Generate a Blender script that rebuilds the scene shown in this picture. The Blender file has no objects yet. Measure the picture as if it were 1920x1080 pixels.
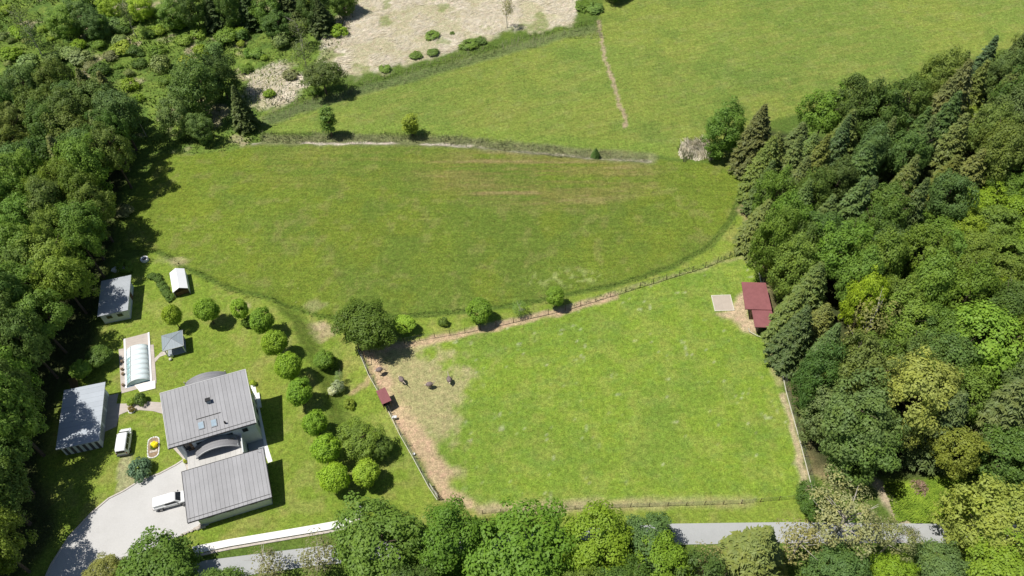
import bpy, math, random
import numpy as np
from mathutils import Vector, Matrix

# ------------------------------------------------------------------ camera, sky, sun, exposure
sc = bpy.context.scene
COL = sc.collection
TH, FPX, ROLL, CAMH = math.radians(40), 1450.0, math.radians(-2.5), 107.0
cd = bpy.data.cameras.new('camera'); cam = bpy.data.objects.new('camera', cd); COL.objects.link(cam)
cd.sensor_width = 36.0; cd.lens = FPX / 1920 * 36; cd.clip_start = 0.5; cd.clip_end = 9000
cam.matrix_world = Matrix.Translation((0, 0, CAMH)) @ Matrix.Rotation(TH, 4, 'X') @ Matrix.Rotation(ROLL, 4, 'Z')
sc.camera = cam
SUN_EL = math.radians(66.0)
SDX, SDY = 0.9988, 0.05                      # horizontal direction the shadows fall in
w = bpy.data.worlds.new('World'); sc.world = w; w.use_nodes = True
nt = w.node_tree; nt.nodes.clear()
sk = nt.nodes.new('ShaderNodeTexSky'); sk.sky_type = 'NISHITA'; sk.sun_disc = False
sk.sun_elevation = SUN_EL; sk.sun_rotation = math.atan2(-SDX, -SDY); sk.altitude = 300
bg = nt.nodes.new('ShaderNodeBackground'); bg.inputs[1].default_value = 0.062
wo = nt.nodes.new('ShaderNodeOutputWorld')
nt.links.new(sk.outputs[0], bg.inputs[0]); nt.links.new(bg.outputs[0], wo.inputs[0])
sd = bpy.data.lights.new('sun', 'SUN'); sd.energy = 4.6; sd.angle = math.radians(0.53); sd.color = (1.0, 0.955, 0.88)
so = bpy.data.objects.new('sun', sd); COL.objects.link(so)
so.rotation_euler = Vector((SDX * math.cos(SUN_EL), SDY * math.cos(SUN_EL), -math.sin(SUN_EL))).to_track_quat('-Z', 'Y').to_euler()
sc.view_settings.view_transform = 'Standard'; sc.view_settings.look = 'None'
sc.view_settings.exposure = 0.16; sc.view_settings.gamma = 1.0; sc.view_settings.use_curve_mapping = False
sc.cycles.max_bounces = 5; sc.cycles.diffuse_bounces = 2; sc.cycles.glossy_bounces = 2
sc.cycles.transmission_bounces = 4; sc.cycles.transparent_max_bounces = 6

# ------------------------------------------------------------------ survey: photo point + height -> ground metres
def P(u, v, z=0.0):
    x = (u - 960) / FPX; y = -(v - 540) / FPX
    c, s = math.cos(ROLL), math.sin(ROLL); x, y = c * x - s * y, s * x + c * y
    dx, dy, dz = x, math.sin(TH) + y * math.cos(TH), -math.cos(TH) + y * math.sin(TH)
    t = (CAMH - z) / -dz
    return (dx * t, dy * t)
def PP(pts, z=0.0): return [P(u, v, z) for u, v in pts]

# ------------------------------------------------------------------ naming and tagging
def tag(o, label=None, cat=None, group=None, kind=None):
    if label: o['label'] = label
    if cat: o['category'] = cat
    if group: o['group'] = group
    if kind: o['kind'] = kind
    return o
def thing(name, label, cat, loc=(0, 0, 0), rz=0.0, group=None):
    o = bpy.data.objects.new(name, None); COL.objects.link(o)
    o.empty_display_size = 0.3; o.location = loc; o.rotation_euler = (0, 0, rz)
    return tag(o, label, cat, group)
def copy_tree(o, parent=None):
    c = o.copy(); COL.objects.link(c); c.parent = parent
    for ch in o.children: copy_tree(ch, c)
    return c

class MB:
    def __init__(s): s.v = []; s.f = []
    def poly(s, pts):
        n = len(s.v); s.v += [tuple(p) for p in pts]; s.f.append(tuple(range(n, n + len(pts)))); return s
    def add(s, vs, fs):
        n = len(s.v); s.v += [tuple(p) for p in vs]; s.f += [tuple(i + n for i in f) for f in fs]; return s
    def box(s, x0, x1, y0, y1, z0, z1):
        vs = [(x, y, z) for z in (z0, z1) for (x, y) in ((x0, y0), (x1, y0), (x1, y1), (x0, y1))]
        return s.add(vs, [(3, 2, 1, 0), (4, 5, 6, 7), (0, 1, 5, 4), (1, 2, 6, 5), (2, 3, 7, 6), (3, 0, 4, 7)])
    def hexa(s, lo, hi):            # two quads of 3D points (bottom, top)
        return s.add(list(lo) + list(hi), [(3, 2, 1, 0), (4, 5, 6, 7), (0, 1, 5, 4), (1, 2, 6, 5), (2, 3, 7, 6), (3, 0, 4, 7)])
    def prism(s, pts, z0, z1):      # vertical prism over a 2D outline
        n = len(pts); a = sum(pts[i][0] * pts[(i + 1) % n][1] - pts[(i + 1) % n][0] * pts[i][1] for i in range(n))
        if a < 0: pts = pts[::-1]
        vs = [(x, y, z0) for x, y in pts] + [(x, y, z1) for x, y in pts]
        fs = [tuple(range(n - 1, -1, -1)), tuple(range(n, 2 * n))] + [(i, (i + 1) % n, n + (i + 1) % n, n + i) for i in range(n)]
        return s.add(vs, fs)
    def tube(s, pts, rad, seg=6, cap=True):
        pts = [Vector(p) for p in pts]; rs = rad if hasattr(rad, '__len__') else [rad] * len(pts)
        base = len(s.v); prev = None
        for i, p in enumerate(pts):
            d = (pts[min(i + 1, len(pts) - 1)] - pts[max(i - 1, 0)]).normalized()
            a = d.cross(Vector((0.31, 0.95, 0.12))) if prev is None else prev - d * prev.dot(d)
            a.normalize(); prev = a; b = d.cross(a)
            for k in range(seg):
                t = 2 * math.pi * k / seg; s.v.append(tuple(p + (a * math.cos(t) + b * math.sin(t)) * rs[i]))
        for i in range(len(pts) - 1):
            for k in range(seg):
                k2 = (k + 1) % seg; o = base + i * seg
                s.f.append((o + k, o + k2, o + seg + k2, o + seg + k))
        if cap:
            s.f.append(tuple(base + k for k in range(seg - 1, -1, -1)))
            o = base + (len(pts) - 1) * seg; s.f.append(tuple(o + k for k in range(seg)))
        return s
    def blob(s, c, r, rng=None, jit=0.0, nu=10, nv=7):
        base = len(s.v)
        for j in range(nv + 1):
            ph = math.pi * j / nv
            for i in range(nu):
                t = 2 * math.pi * i / nu; k = 1 + (rng.uniform(-jit, jit) if rng else 0)
                s.v.append((c[0] + r[0] * k * math.sin(ph) * math.cos(t), c[1] + r[1] * k * math.sin(ph) * math.sin(t), c[2] + r[2] * k * math.cos(ph)))
        for j in range(nv):
            for i in range(nu):
                i2 = (i + 1) % nu; s.f.append((base + j * nu + i, base + (j + 1) * nu + i, base + (j + 1) * nu + i2, base + j * nu + i2))
        return s
    def build(s, name, mat, parent=None, smooth=False, bevel=0.0):
        me = bpy.data.meshes.new(name); me.from_pydata(s.v, [], s.f); me.validate(); me.update()
        me.materials.append(mat)
        if smooth: me.polygons.foreach_set('use_smooth', [True] * len(me.polygons))
        o = bpy.data.objects.new(name, me); COL.objects.link(o)
        if parent: o.parent = parent
        if bevel:
            b = o.modifiers.new('bevel', 'BEVEL'); b.width = bevel; b.segments = 2; b.limit_method = 'ANGLE'
        return o
def npmesh(name, V, F, mat, parent=None, smooth=False):
    me = bpy.data.meshes.new(name or 'crown'); nv, nf, k = len(V), len(F), F.shape[1]
    me.vertices.add(nv); me.vertices.foreach_set('co', V.astype(np.float32).ravel())
    me.loops.add(nf * k); me.loops.foreach_set('vertex_index', F.astype(np.int32).ravel())
    me.polygons.add(nf); me.polygons.foreach_set('loop_start', np.arange(0, nf * k, k, dtype=np.int32))
    me.update(calc_edges=True); me.materials.append(mat)
    if smooth: me.polygons.foreach_set('use_smooth', np.ones(nf, bool))
    if name is None: return me
    o = bpy.data.objects.new(name, me); COL.objects.link(o)
    if parent: o.parent = parent
    return o

# ------------------------------------------------------------------ materials
def NM(name):
    m = bpy.data.materials.new(name); m.use_nodes = True; n = m.node_tree; n.nodes.clear()
    out = n.nodes.new('ShaderNodeOutputMaterial'); return m, n, out
def noise(n, coord, scale, detail=4, rough=0.6, vec_scale=None):
    t = n.nodes.new('ShaderNodeTexNoise'); t.inputs['Scale'].default_value = scale
    t.inputs['Detail'].default_value = detail; t.inputs['Roughness'].default_value = rough
    if vec_scale:
        mp = n.nodes.new('ShaderNodeMapping'); mp.inputs['Scale'].default_value = vec_scale
        n.links.new(coord, mp.inputs[0]); coord = mp.outputs[0]
    n.links.new(coord, t.inputs['Vector']); return t.outputs['Fac']
def remap(n, fac, a, b, lo, hi):
    r = n.nodes.new('ShaderNodeMapRange'); n.links.new(fac, r.inputs[0])
    for i, x in enumerate((a, b, lo, hi)): r.inputs[i + 1].default_value = x
    return r.outputs[0]
def mulc(n, col, fac):
    m = n.nodes.new('ShaderNodeVectorMath'); m.operation = 'SCALE'
    if isinstance(col, tuple): m.inputs[0].default_value = col[:3]
    else: n.links.new(col, m.inputs[0])
    n.links.new(fac, m.inputs['Scale']); return m.outputs[0]
def mixc(n, fac, a, b):
    m = n.nodes.new('ShaderNodeMix'); m.data_type = 'RGBA'
    if isinstance(fac, float): m.inputs[0].default_value = fac
    else: n.links.new(fac, m.inputs[0])
    for i, x in ((6, a), (7, b)):
        if isinstance(x, tuple): m.inputs[i].default_value = (*x[:3], 1)
        else: n.links.new(x, m.inputs[i])
    return m.outputs[2]
def mulfac(n, a, b):
    m = n.nodes.new('ShaderNodeMath'); m.operation = 'MULTIPLY'; n.links.new(a, m.inputs[0]); n.links.new(b, m.inputs[1]); return m.outputs[0]
def surf(name, col, rough=0.8, var=0.15, scale=1.5, col2=None, metal=0.0, spec=0.3, stripe=None, bump=0.0, scale2=None):
    """plain weathered surface: large stains plus fine grain; stripe=(axis, period, width, dark) adds seams"""
    m, n, out = NM(name); tc = n.nodes.new('ShaderNodeTexCoord').outputs['Object']
    f1 = noise(n, tc, scale, 6, 0.65); f2 = noise(n, tc, scale2 or scale * 9, 3, 0.6)
    c = col
    if col2: c = mixc(n, remap(n, f1, 0.4, 0.62, 0, 1), col, col2)
    c = mulc(n, c, remap(n, f1, 0.3, 0.7, 1 - var, 1 + var)); c = mulc(n, c, remap(n, f2, 0.3, 0.7, 1 - var * .6, 1 + var * .6))
    p = n.nodes.new('ShaderNodeBsdfPrincipled')
    if stripe:
        ax, per, wid, dark = stripe
        sx = n.nodes.new('ShaderNodeSeparateXYZ'); n.links.new(tc, sx.inputs[0])
        a = n.nodes.new('ShaderNodeMath'); a.operation = 'DIVIDE'; n.links.new(sx.outputs[ax], a.inputs[0]); a.inputs[1].default_value = per
        b = n.nodes.new('ShaderNodeMath'); b.operation = 'FRACT'; n.links.new(a.outputs[0], b.inputs[0])
        g = n.nodes.new('ShaderNodeMath'); g.operation = 'LESS_THAN'; n.links.new(b.outputs[0], g.inputs[0]); g.inputs[1].default_value = wid / per
        c = mulc(n, c, remap(n, g.outputs[0], 0, 1, 1, dark))
        # every strip its own tone
        fl = n.nodes.new('ShaderNodeMath'); fl.operation = 'FLOOR'; n.links.new(a.outputs[0], fl.inputs[0])
        wn = n.nodes.new('ShaderNodeTexWhiteNoise'); wn.noise_dimensions = '1D'; n.links.new(fl.outputs[0], wn.inputs['W'])
        c = mulc(n, c, remap(n, wn.outputs['Value'], 0, 1, 1 - var * .7, 1 + var * .5))
    n.links.new(c, p.inputs['Base Color']); p.inputs['Roughness'].default_value = rough
    p.inputs['Metallic'].default_value = metal; p.inputs['Specular IOR Level'].default_value = spec
    if bump:
        bn = n.nodes.new('ShaderNodeBump'); bn.inputs['Strength'].default_value = bump; n.links.new(f2, bn.inputs['Height'])
        bn.inputs['Distance'].default_value = 0.05; n.links.new(bn.outputs[0], p.inputs['Normal'])
    n.links.new(p.outputs[0], out.inputs[0]); return m
def foliage(name, trans=0.30, var=0.28, hue=(1.09, 1.05, 0.80), sc1=0.55, sc2=3.5):
    """leaf material: colour comes from each crown's own object colour"""
    m, n, out = NM(name); tc = n.nodes.new('ShaderNodeTexCoord').outputs['Object']
    oi = n.nodes.new('ShaderNodeObjectInfo')
    f1 = noise(n, tc, sc1, 3, 0.6); f2 = noise(n, tc, sc2, 4, 0.7)
    c = mulc(n, oi.outputs['Color'], remap(n, f2, 0.3, 0.7, 1 - var, 1 + var))
    v = n.nodes.new('ShaderNodeVectorMath'); v.operation = 'MULTIPLY'; n.links.new(c, v.inputs[0]); v.inputs[1].default_value = hue
    c = mixc(n, remap(n, f1, 0.42, 0.62, 0, 1), c, v.outputs[0])
    d = n.nodes.new('ShaderNodeBsdfPrincipled'); n.links.new(c, d.inputs['Base Color'])
    d.inputs['Roughness'].default_value = 0.55; d.inputs['Specular IOR Level'].default_value = 0.25
    t = n.nodes.new('ShaderNodeBsdfTranslucent'); n.links.new(mulc(n, c, remap(n, f2, 0, 1, 1.3, 1.3)), t.inputs[0])
    x = n.nodes.new('ShaderNodeMixShader'); x.inputs[0].default_value = trans
    n.links.new(d.outputs[0], x.inputs[1]); n.links.new(t.outputs[0], x.inputs[2]); n.links.new(x.outputs[0], out.inputs[0]); return m

M = {}
M['leaf'] = foliage('leaf'); M['needle'] = foliage('needle', 0.18, 0.28, (1.14, 1.04, 0.85), 0.8, 5)
M['bark'] = surf('bark', (.12, .09, .065), .9, .3, 3)
M['pale_bark'] = surf('pale_bark', (.42, .38, .33), .9, .3, 3)
M['roof'] = surf('weathered_seam_roof', (.318, .318, .330), .62, .09, .35, stripe=(0, .62, .045, .74), scale2=7)
M['roof_edge'] = surf('roof_edge_trim', (.5, .5, .5), .5, .06)
M['vault'] = surf('vault_metal', (.25, .25, .262), .5, .12, .6, stripe=(1, .55, .035, .6))
M['wall'] = surf('pale_render', (.62, .66, .68), .9, .06, .8)
M['wall_grey'] = surf('grey_render', (.33, .36, .39), .9, .06, .8)
M['glass'] = surf('dark_window_glass', (.02, .025, .03), .18, .1, 2, spec=.35)
M['skylight'] = surf('skylight_glass', (.30, .39, .46), .12, .12, 2, spec=.7)
M['frame'] = surf('window_frame', (.28, .29, .3), .6, .05)
M['dark'] = surf('dark_metal', (.018, .018, .02), .6, .2)
M['slab'] = surf('concrete_slabs', (.52, .51, .49), .85, .08, 1.2, stripe=(0, .75, .04, .7))
M['corr'] = surf('corrugated_sheet', (.40, .43, .46), .45, .05, .5, stripe=(1, .30, .10, .72))
M['panel'] = surf('sheet_panel_roof', (.40, .44, .49), .5, .05, .4, stripe=(1, .95, .05, .72))
M['white'] = surf('white_sheet', (.82, .83, .85), .5, .03, .7)
M['pav'] = surf('blue_grey_sheet', (.26, .31, .34), .5, .07, .8, stripe=(0, .42, .03, .7))
M['wood'] = surf('weathered_wood', (.16, .10, .06), .9, .25, 3)
M['rail'] = surf('pale_rail', (.62, .60, .50), .85, .1, 3)
M['post'] = surf('dark_post', (.09, .055, .038), .9, .2, 4)
M['wire'] = surf('wire', (.25, .25, .24), .5, .1, metal=.5)
M['red'] = surf('red_bitumen', (.25, .095, .098), .85, .12, .8, scale2=6)
M['paint'] = surf('white_paint', (.80, .81, .82), .25, .02, 1, spec=.5)
M['tyre'] = surf('tyre', (.015, .015, .015), .9, .2)
M['rim'] = surf('rim', (.35, .35, .36), .4, .1, metal=.7)
M['grey_plastic'] = surf('grey_plastic', (.09, .09, .1), .6, .1)
M['lamp_red'] = surf('tail_lamp', (.25, .02, .02), .3, .1)
M['lamp'] = surf('lamp_glass', (.6, .62, .62), .1, .05)
M['drive'] = surf('driveway_gravel', (.54, .535, .525), .95, .08, .22, col2=(.46, .455, .445), scale2=6)
M['asphalt'] = surf('road_asphalt', (.40, .41, .41), .95, .06, .3, col2=(.345, .355, .355), scale2=5)
M['kerb'] = surf('kerb_stone', (.52, .48, .44), .9, .14, 2)
M['paving'] = surf('pinkish_paving', (.47, .42, .375), .9, .1, .8, stripe=(1, .5, .03, .8))
M['coping'] = surf('white_coping', (.78, .78, .77), .7, .04)
M['box_white'] = surf('white_box_lid', (.76, .73, .67), .6, .04)
M['poly'] = surf('milky_polycarbonate', (.76, .86, .88), .35, .04, 1.1, spec=.4)
M['clear'] = surf('tinted_clear_panel', (.33, .52, .55), .12, .2, 1.5, spec=.7)
M['stone'] = surf('rubble_stone', (.50, .45, .40), .9, .25, 2.5, bump=.4)
M['sand'] = surf('sand_fill', (.44, .38, .315), .95, .07, 1)
M['walltop'] = surf('white_wall_cap', (.80, .79, .76), .85, .04, 1)
M['soil'] = surf('bed_soil', (.28, .2, .13), .95, .3, 3)
M['straw'] = surf('straw', (.70, .64, .50), .9, .2, .6, col2=(.52, .46, .31))
M['brush'] = surf('dead_twigs', (.40, .27, .20), .9, .25, 2)
M['feather'] = surf('brown_feathers', (.30, .235, .225), .9, .25, 9, col2=(.20, .155, .145))
M['bird_skin'] = surf('pinkish_bird_skin', (.45, .38, .30), .8, .15, 6)
M['water'] = surf('dark_water', (.012, .016, .015), .1, .1)

# ------------------------------------------------------------------ noise fields in numpy
_rs = np.random.RandomState(11)
_tab = _rs.rand(256, 256)
def vnoise(x, y, s, seed=0):
    x = x / s + 37.7 * seed; y = y / s - 19.3 * seed
    xi = np.floor(x).astype(int); yi = np.floor(y).astype(int); fx = x - xi; fy = y - yi
    fx = fx * fx * (3 - 2 * fx); fy = fy * fy * (3 - 2 * fy)
    g = lambda a, b: _tab[a & 255, b & 255]
    return (g(xi, yi) * (1 - fx) + g(xi + 1, yi) * fx) * (1 - fy) + (g(xi, yi + 1) * (1 - fx) + g(xi + 1, yi + 1) * fx) * fy
def fbm(x, y, s, seed=0, oct=4):
    t = 0; a = 1; n = 0
    for i in range(oct):
        t = t + a * vnoise(x, y, s / 2 ** i, seed + i * 3); n += a; a *= .55
    return t / n
def sdf(X, Y, pts):
    """signed distance, positive inside"""
    pts = np.array(pts); d = np.full(X.shape, 1e9); ins = np.zeros(X.shape, bool)
    for i in range(len(pts)):
        a = pts[i]; b = pts[(i + 1) % len(pts)]; e = b - a; L = max(e @ e, 1e-9)
        t = np.clip(((X - a[0]) * e[0] + (Y - a[1]) * e[1]) / L, 0, 1)
        d = np.minimum(d, np.hypot(X - a[0] - t * e[0], Y - a[1] - t * e[1]))
        if a[1] != b[1]:
            c = ((a[1] > Y) != (b[1] > Y)) & (X < (b[0] - a[0]) * (Y - a[1]) / (b[1] - a[1]) + a[0]); ins ^= c
    return np.where(ins, d, -d)
def ldist(X, Y, pts):
    pts = np.array(pts); d = np.full(X.shape, 1e9)
    for i in range(len(pts) - 1):
        a = pts[i]; b = pts[i + 1]; e = b - a; L = max(e @ e, 1e-9)
        t = np.clip(((X - a[0]) * e[0] + (Y - a[1]) * e[1]) / L, 0, 1)
        d = np.minimum(d, np.hypot(X - a[0] - t * e[0], Y - a[1] - t * e[1]))
    return d
def smooth(a, lo, hi):
    t = np.clip((a - lo) / (hi - lo), 0, 1); return t * t * (3 - 2 * t)

# outlines of the land covers, surveyed on the ground
MEADOW = PP([(232,470),(300,475),(360,510),(440,545),(540,570),(610,588),(640,592),(740,596),(870,583),(1000,566),(1150,536),(1260,500),(1330,462),(1372,410),(1395,345),(1385,318),(1340,305),(1200,298),(1100,290),(960,278),(840,266),(700,263),(560,262),(470,270),(400,285),(300,290),(240,380),(215,440)])
UPPER = PP([(495,245),(600,248),(760,256),(870,262),(1010,272),(1110,284),(1220,292),(1330,300),(1400,330),(1430,230),(1560,200),(1750,130),(1930,80),(2100,30),(2100,-60),(1180,-60),(1130,5),(1115,50),(1050,60),(900,100),(760,140),(640,185),(520,225)])
MOWN = PP([(258,480),(290,474),(340,505),(430,545),(540,572),(610,590),(650,600),(740,600),(880,588),(1000,570),(1150,540),(1262,505),(1340,462),(1385,400),(1415,380),(1420,440),(1418,478),(1320,505),(1180,545),(1040,585),(930,610),(800,636),(690,652),(668,648),(820,940),(900,960),(1520,935),(1530,985),(1000,1000),(640,985),(360,1040),(340,1000),(215,950),(60,1100),(-40,1100),(60,900),(100,700),(190,620),(205,560),(215,500)])
PADDOCK = PP([(672,652),(800,634),(930,606),(1060,575),(1200,532),(1320,496),(1390,477),(1412,484),(1425,560),(1450,650),(1475,760),(1512,925),(1495,938),(1200,947),(1050,955),(880,958),(826,938),(740,790)])
STRAW = PP([(600,75),(660,10),(720,-60),(1060,-60),(1075,10),(1080,45),(960,55),(860,90),(740,125),(660,140),(590,130)])
STRAW2 = PP([(462,140),(520,120),(560,150),(545,190),(505,198),(470,175)])
SCRUB = PP([(-60,-120),(700,-120),(660,30),(640,90),(600,130),(560,150),(640,170),(560,190),(500,215),(490,260),(430,285),(300,290),(0,260),(-120,120)])
WOOD_R = PP([(1400,330),(1425,380),(1425,470),(1440,560),(1450,640),(1478,740),(1520,880),(1640,905),(1850,890),(2000,930),(2400,500),(2300,60),(1920,110),(1750,165),(1560,260),(1440,240)])
WOOD_L = PP([(-300,1200),(-300,200),(0,180),(250,210),(255,300),(225,380),(215,450),(200,530),(180,600),(190,680),(120,740),(80,860),(120,1000),(40,1100)])
DITCH = PP([(480,262),(560,262),(660,262),(760,262),(850,266),(960,276),(1060,286),(1150,292),(1215,297)])
TRACK = PP([(1122,40),(1127,75),(1138,125),(1155,175),(1170,215),(1174,240)])
BANK_TOP = PP([(505,565),(545,600),(560,640),(585,690),(605,740),(615,790),(620,830)])

def height(X, Y):
    """gentle relief: a grassed bank east of the maple row, the ditch, tussocky long grass"""
    d = ldist(X, Y, [(a + 1.5, b) for a, b in BANK_TOP])
    bt = np.array(BANK_TOP); xb = np.interp(Y, bt[::-1, 1], bt[::-1, 0])
    side = X - xb
    e = smooth(Y, bt[-1, 1] - 4, bt[-1, 1] + 5) * (1 - smooth(Y, bt[0, 1] - 3, bt[0, 1] + 4))
    h = -1.7 * e * smooth(side, -.6, 3.4) * (1 - smooth(side, 3.8, 15.0))
    h = h - 0.55 * (1 - smooth(ldist(X, Y, DITCH), .2, 1.8))
    return h
def Hs(x, y): return float(height(np.array([x]), np.array([y]))[0])

def build_ground():
    xi = np.arange(-146, 146.01, .42); yi = np.arange(24, 206, .42)
    xo = np.array([160, 180, 210, 260, 340, 500, 800, 1400, 2600, 4500.]); 
    xs = np.concatenate([-xo[::-1], xi, xo]); ys = np.concatenate([-xo[::-1], [-60, -20, 0, 10, 18], yi, 206 + np.array([6, 16, 40, 90, 180, 400, 900, 2000, 4300.])])
    X, Y = np.meshgrid(xs, ys); nx, ny = len(xs), len(ys)
    Xn = X + (fbm(X, Y, 3, 1) - .5) * 1.4; Yn = Y + (fbm(X, Y, 3, 2) - .5) * 1.4
    def paint(C, mask, col): return C * (1 - mask[..., None]) + np.array(col) * mask[..., None]
    n20, n6, n2, n1 = fbm(X, Y, 22, 3), fbm(X, Y, 7, 4), fbm(X, Y, 2.2, 5), fbm(X, Y, .9, 6, 2)
    C = np.empty(X.shape + (3,)); C[:] = (.11, .165, .03)
    C = paint(C, smooth(n6, .35, .65) * .6, (.075, .13, .025))
    # upper meadow
    um = smooth(sdf(Xn, Yn, UPPER), -.4, .6)
    st = fbm(X * .95 + Y * .30, (Y * .95 - X * .30) * 4.2, 7, 8)      # mowing streaks
    U = np.empty_like(C); U[:] = (.180, .232, .044)
    U = paint(U, smooth(n20, .38, .62) * .75, (.145, .212, .042)); U = paint(U, smooth(st, .5, .68) * .55, (.205, .235, .055))
    U = paint(U, smooth(n2, .55, .75) * .4, (.20, .235, .07)); U = paint(U, smooth(n6, .56, .72) * .4, (.095, .165, .032))
    lush = 1 - smooth(np.abs(ldist(Xn, Yn, DITCH) - 3.5), 1.0, 3.0); U = paint(U, lush * .55 * (Y > np.interp(X, np.array(DITCH)[:, 0], np.array(DITCH)[:, 1])), (.16, .24, .04))
    C = C * (1 - um[..., None]) + U * um[..., None]
    # main meadow
    mm = smooth(sdf(Xn * .6 + X * .4, Yn * .6 + Y * .4, MEADOW), -.3, .4)
    A = np.empty_like(C); A[:] = (.136, .192, .026)
    A = paint(A, smooth(n20, .40, .62) * .7, (.104, .160, .028)); A = paint(A, smooth(n6, .52, .70) * .5, (.155, .200, .024))
    A = paint(A, smooth(n2, .55, .74) * .5, (.19, .205, .060))
    hs = fbm(X * .16 + Y * .01, Y * 2.1 + X * .13, 2.2, 12)
    cx, cy = P(1000, 325); ax = smooth(1 - np.hypot((X - cx) / 31, (Y - cy + (X - cx) * .09) / 12.5), 0, .5)
    A = paint(A, ax * smooth(hs, .25, .50) * .55, (.195, .168, .058)); A = paint(A, ax * smooth(hs, .56, .68) * .5, (.30, .235, .11))
    cx, cy = P(620, 310); a2 = smooth(1 - np.hypot((X - cx) / 26, (Y - cy) / 10), 0, .6); A = paint(A, a2 * .45 * smooth(hs, .3, .7), (.175, .185, .045))
    cx, cy = P(1060, 520); a3 = smooth(1 - np.hypot((X - cx) / 11, (Y - cy) / 3.2), 0, .7); A = paint(A, a3 * smooth(n1, .55, .75) * .5, (.33, .38, .14))
    C = C * (1 - mm[..., None]) + A * mm[..., None]
    # mown lawns, verge, strips
    lm = smooth(sdf(X * .8 + Xn * .2, Y * .8 + Yn * .2, MOWN), -.15, .25)
    L = np.empty_like(C); L[:] = (.186, .258, .038)
    L = paint(L, smooth(n6, .42, .66) * .65, (.146, .225, .028)); L = paint(L, smooth(n2, .50, .72) * .55, (.235, .262, .070))
    L = paint(L, smooth(fbm(X, Y, 5, 21), .56, .72) * .5, (.26, .26, .075))
    C = C * (1 - lm[..., None]) + L * lm[..., None]
    # long dark fringe along the uncut meadow edge
    sm = sdf(Xn * .4 + X * .6, Yn * .4 + Y * .6, MEADOW); fr = smooth(sm, -.05, .25) * (1 - smooth(sm, .35, .8)) * (Y < P(0, 400)[1])
    C = paint(C, fr * .75, (.058, .105, .018))
    # rough uncut grass on the bank; its darker colour also paints in the slope's shade
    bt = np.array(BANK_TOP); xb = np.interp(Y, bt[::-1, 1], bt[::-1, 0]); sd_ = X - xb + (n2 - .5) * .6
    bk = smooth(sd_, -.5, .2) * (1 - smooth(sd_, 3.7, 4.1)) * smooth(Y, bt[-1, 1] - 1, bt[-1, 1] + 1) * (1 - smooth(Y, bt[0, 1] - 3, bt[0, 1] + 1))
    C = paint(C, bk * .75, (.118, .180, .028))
    # paddock turf
    dp = sdf(X, Y, PADDOCK); pm = smooth(sdf(Xn * .5 + X * .5, Yn * .5 + Y * .5, PADDOCK), -.2, .4)
    D = np.empty_like(C); D[:] = (.182, .272, .034)
    D = paint(D, smooth(n6, .45, .62) * .7, (.152, .238, .034)); D = paint(D, smooth(n2, .46, .66) * .42, (.250, .292, .066)); D = paint(D, smooth(fbm(X * .8, Y * 1.6, 1.6, 33), .54, .68) * .35, (.135, .230, .045))
    D = paint(D, smooth(fbm(X, Y, 9, 31), .55, .7) * .5, (.140, .225, .036)); D = paint(D, smooth(n1, .80, .9) * .5, (.42, .44, .28))
    C = C * (1 - pm[..., None]) + D * pm[..., None]
    # bare earth of the paddock: west end, the trodden line inside the fences, in front of the shelter
    soil = (.44, .335, .205); dry = (.34, .315, .155)
    W = PP([(672,652),(775,648),(850,665),(885,715),(850,780),(815,820),(850,930),(826,938),(740,790)])
    dw = sdf(Xn, Yn, W); C = paint(C, smooth(dw / 9 + (fbm(X, Y, 8, 35) - .5) * 2.6 + (n2 - .5) * 1.6 + (n1 - .5) * .6, -.35, .55) * pm * .88, dry)
    W2 = PP([(672,652),(700,655),(725,690),(748,745),(790,800),(830,860),(870,935),(900,958),(826,938),(740,790)])
    C = paint(C, smooth(sdf(Xn, Yn, W2) + (n2 - .5) * 2, -.9, .9) * pm * .95, soil)
    N = PP([(715,652),(800,641),(930,612),(1060,580),(1150,554)]); C = paint(C, (1 - smooth(ldist(Xn, Yn, N) + (n2 - .5) * .8, .35, 1.15)) * .95, soil)
    N2 = PP([(1150,554),(1210,534),(1330,499),(1390,482),(1412,500)]); C = paint(C, (1 - smooth(ldist(Xn, Yn, N2), .1, .6)) * .55, dry)
    E1 = PP([(1442,625),(1456,690),(1464,718)]); E2 = PP([(1467,740),(1478,780),(1492,830),(1505,880),(1512,920)])
    C = paint(C, (1 - smooth(ldist(Xn, Yn, E1) + (n2 - .5), .3, 1.3)) * .7, dry); C = paint(C, (1 - smooth(ldist(Xn, Yn, E2) + (n2 - .5) * .8, .15, .75)) * .9, (.42, .36, .22))
    S = PP([(905,958),(1050,950),(1120,948),(1250,943),(1400,938)]); C = paint(C, (1 - smooth(ldist(Xn, Yn, S), .2, 1.5)) * .75 * (1 - smooth(X, 0, 34) * .55), (.40, .33, .20))
    FS = PP([(1383,552),(1395,545),(1402,590),(1425,612),(1412,628),(1396,620),(1375,597),(1345,588),(1372,582)])
    C = paint(C, smooth(sdf(Xn, Yn, FS), -.6, .5) * .95, (.47, .375, .24))
    # trodden line between east fence and trees
    EB = PP([(1418,470),(1425,530),(1440,600),(1462,660),(1478,720),(1500,800),(1525,880)]); C = paint(C, (1 - smooth(ldist(Xn, Yn, [(a + 1.6, b) for a, b in EB]) + (n2 - .5) * 2, .8, 2.2)) * .75, (.30, .235, .13))
    EC = PP([(1395,395),(1405,380),(1410,420)]); C = paint(C, (1 - smooth(ldist(Xn, Yn, EC) + (n2 - .5) * 2, .6, 2)) * .7, (.36, .28, .16))
    # grass track, ditch, straw
    C = paint(C, (1 - smooth(ldist(Xn, Yn, TRACK) + (n1 - .5) * .7, .25, .65)) * .85, (.33, .27, .17))
    dd = ldist(Xn, Yn, DITCH); C = paint(C, (1 - smooth(dd, 1.0, 2.6)) * .85, (.17, .185, .085))
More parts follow.
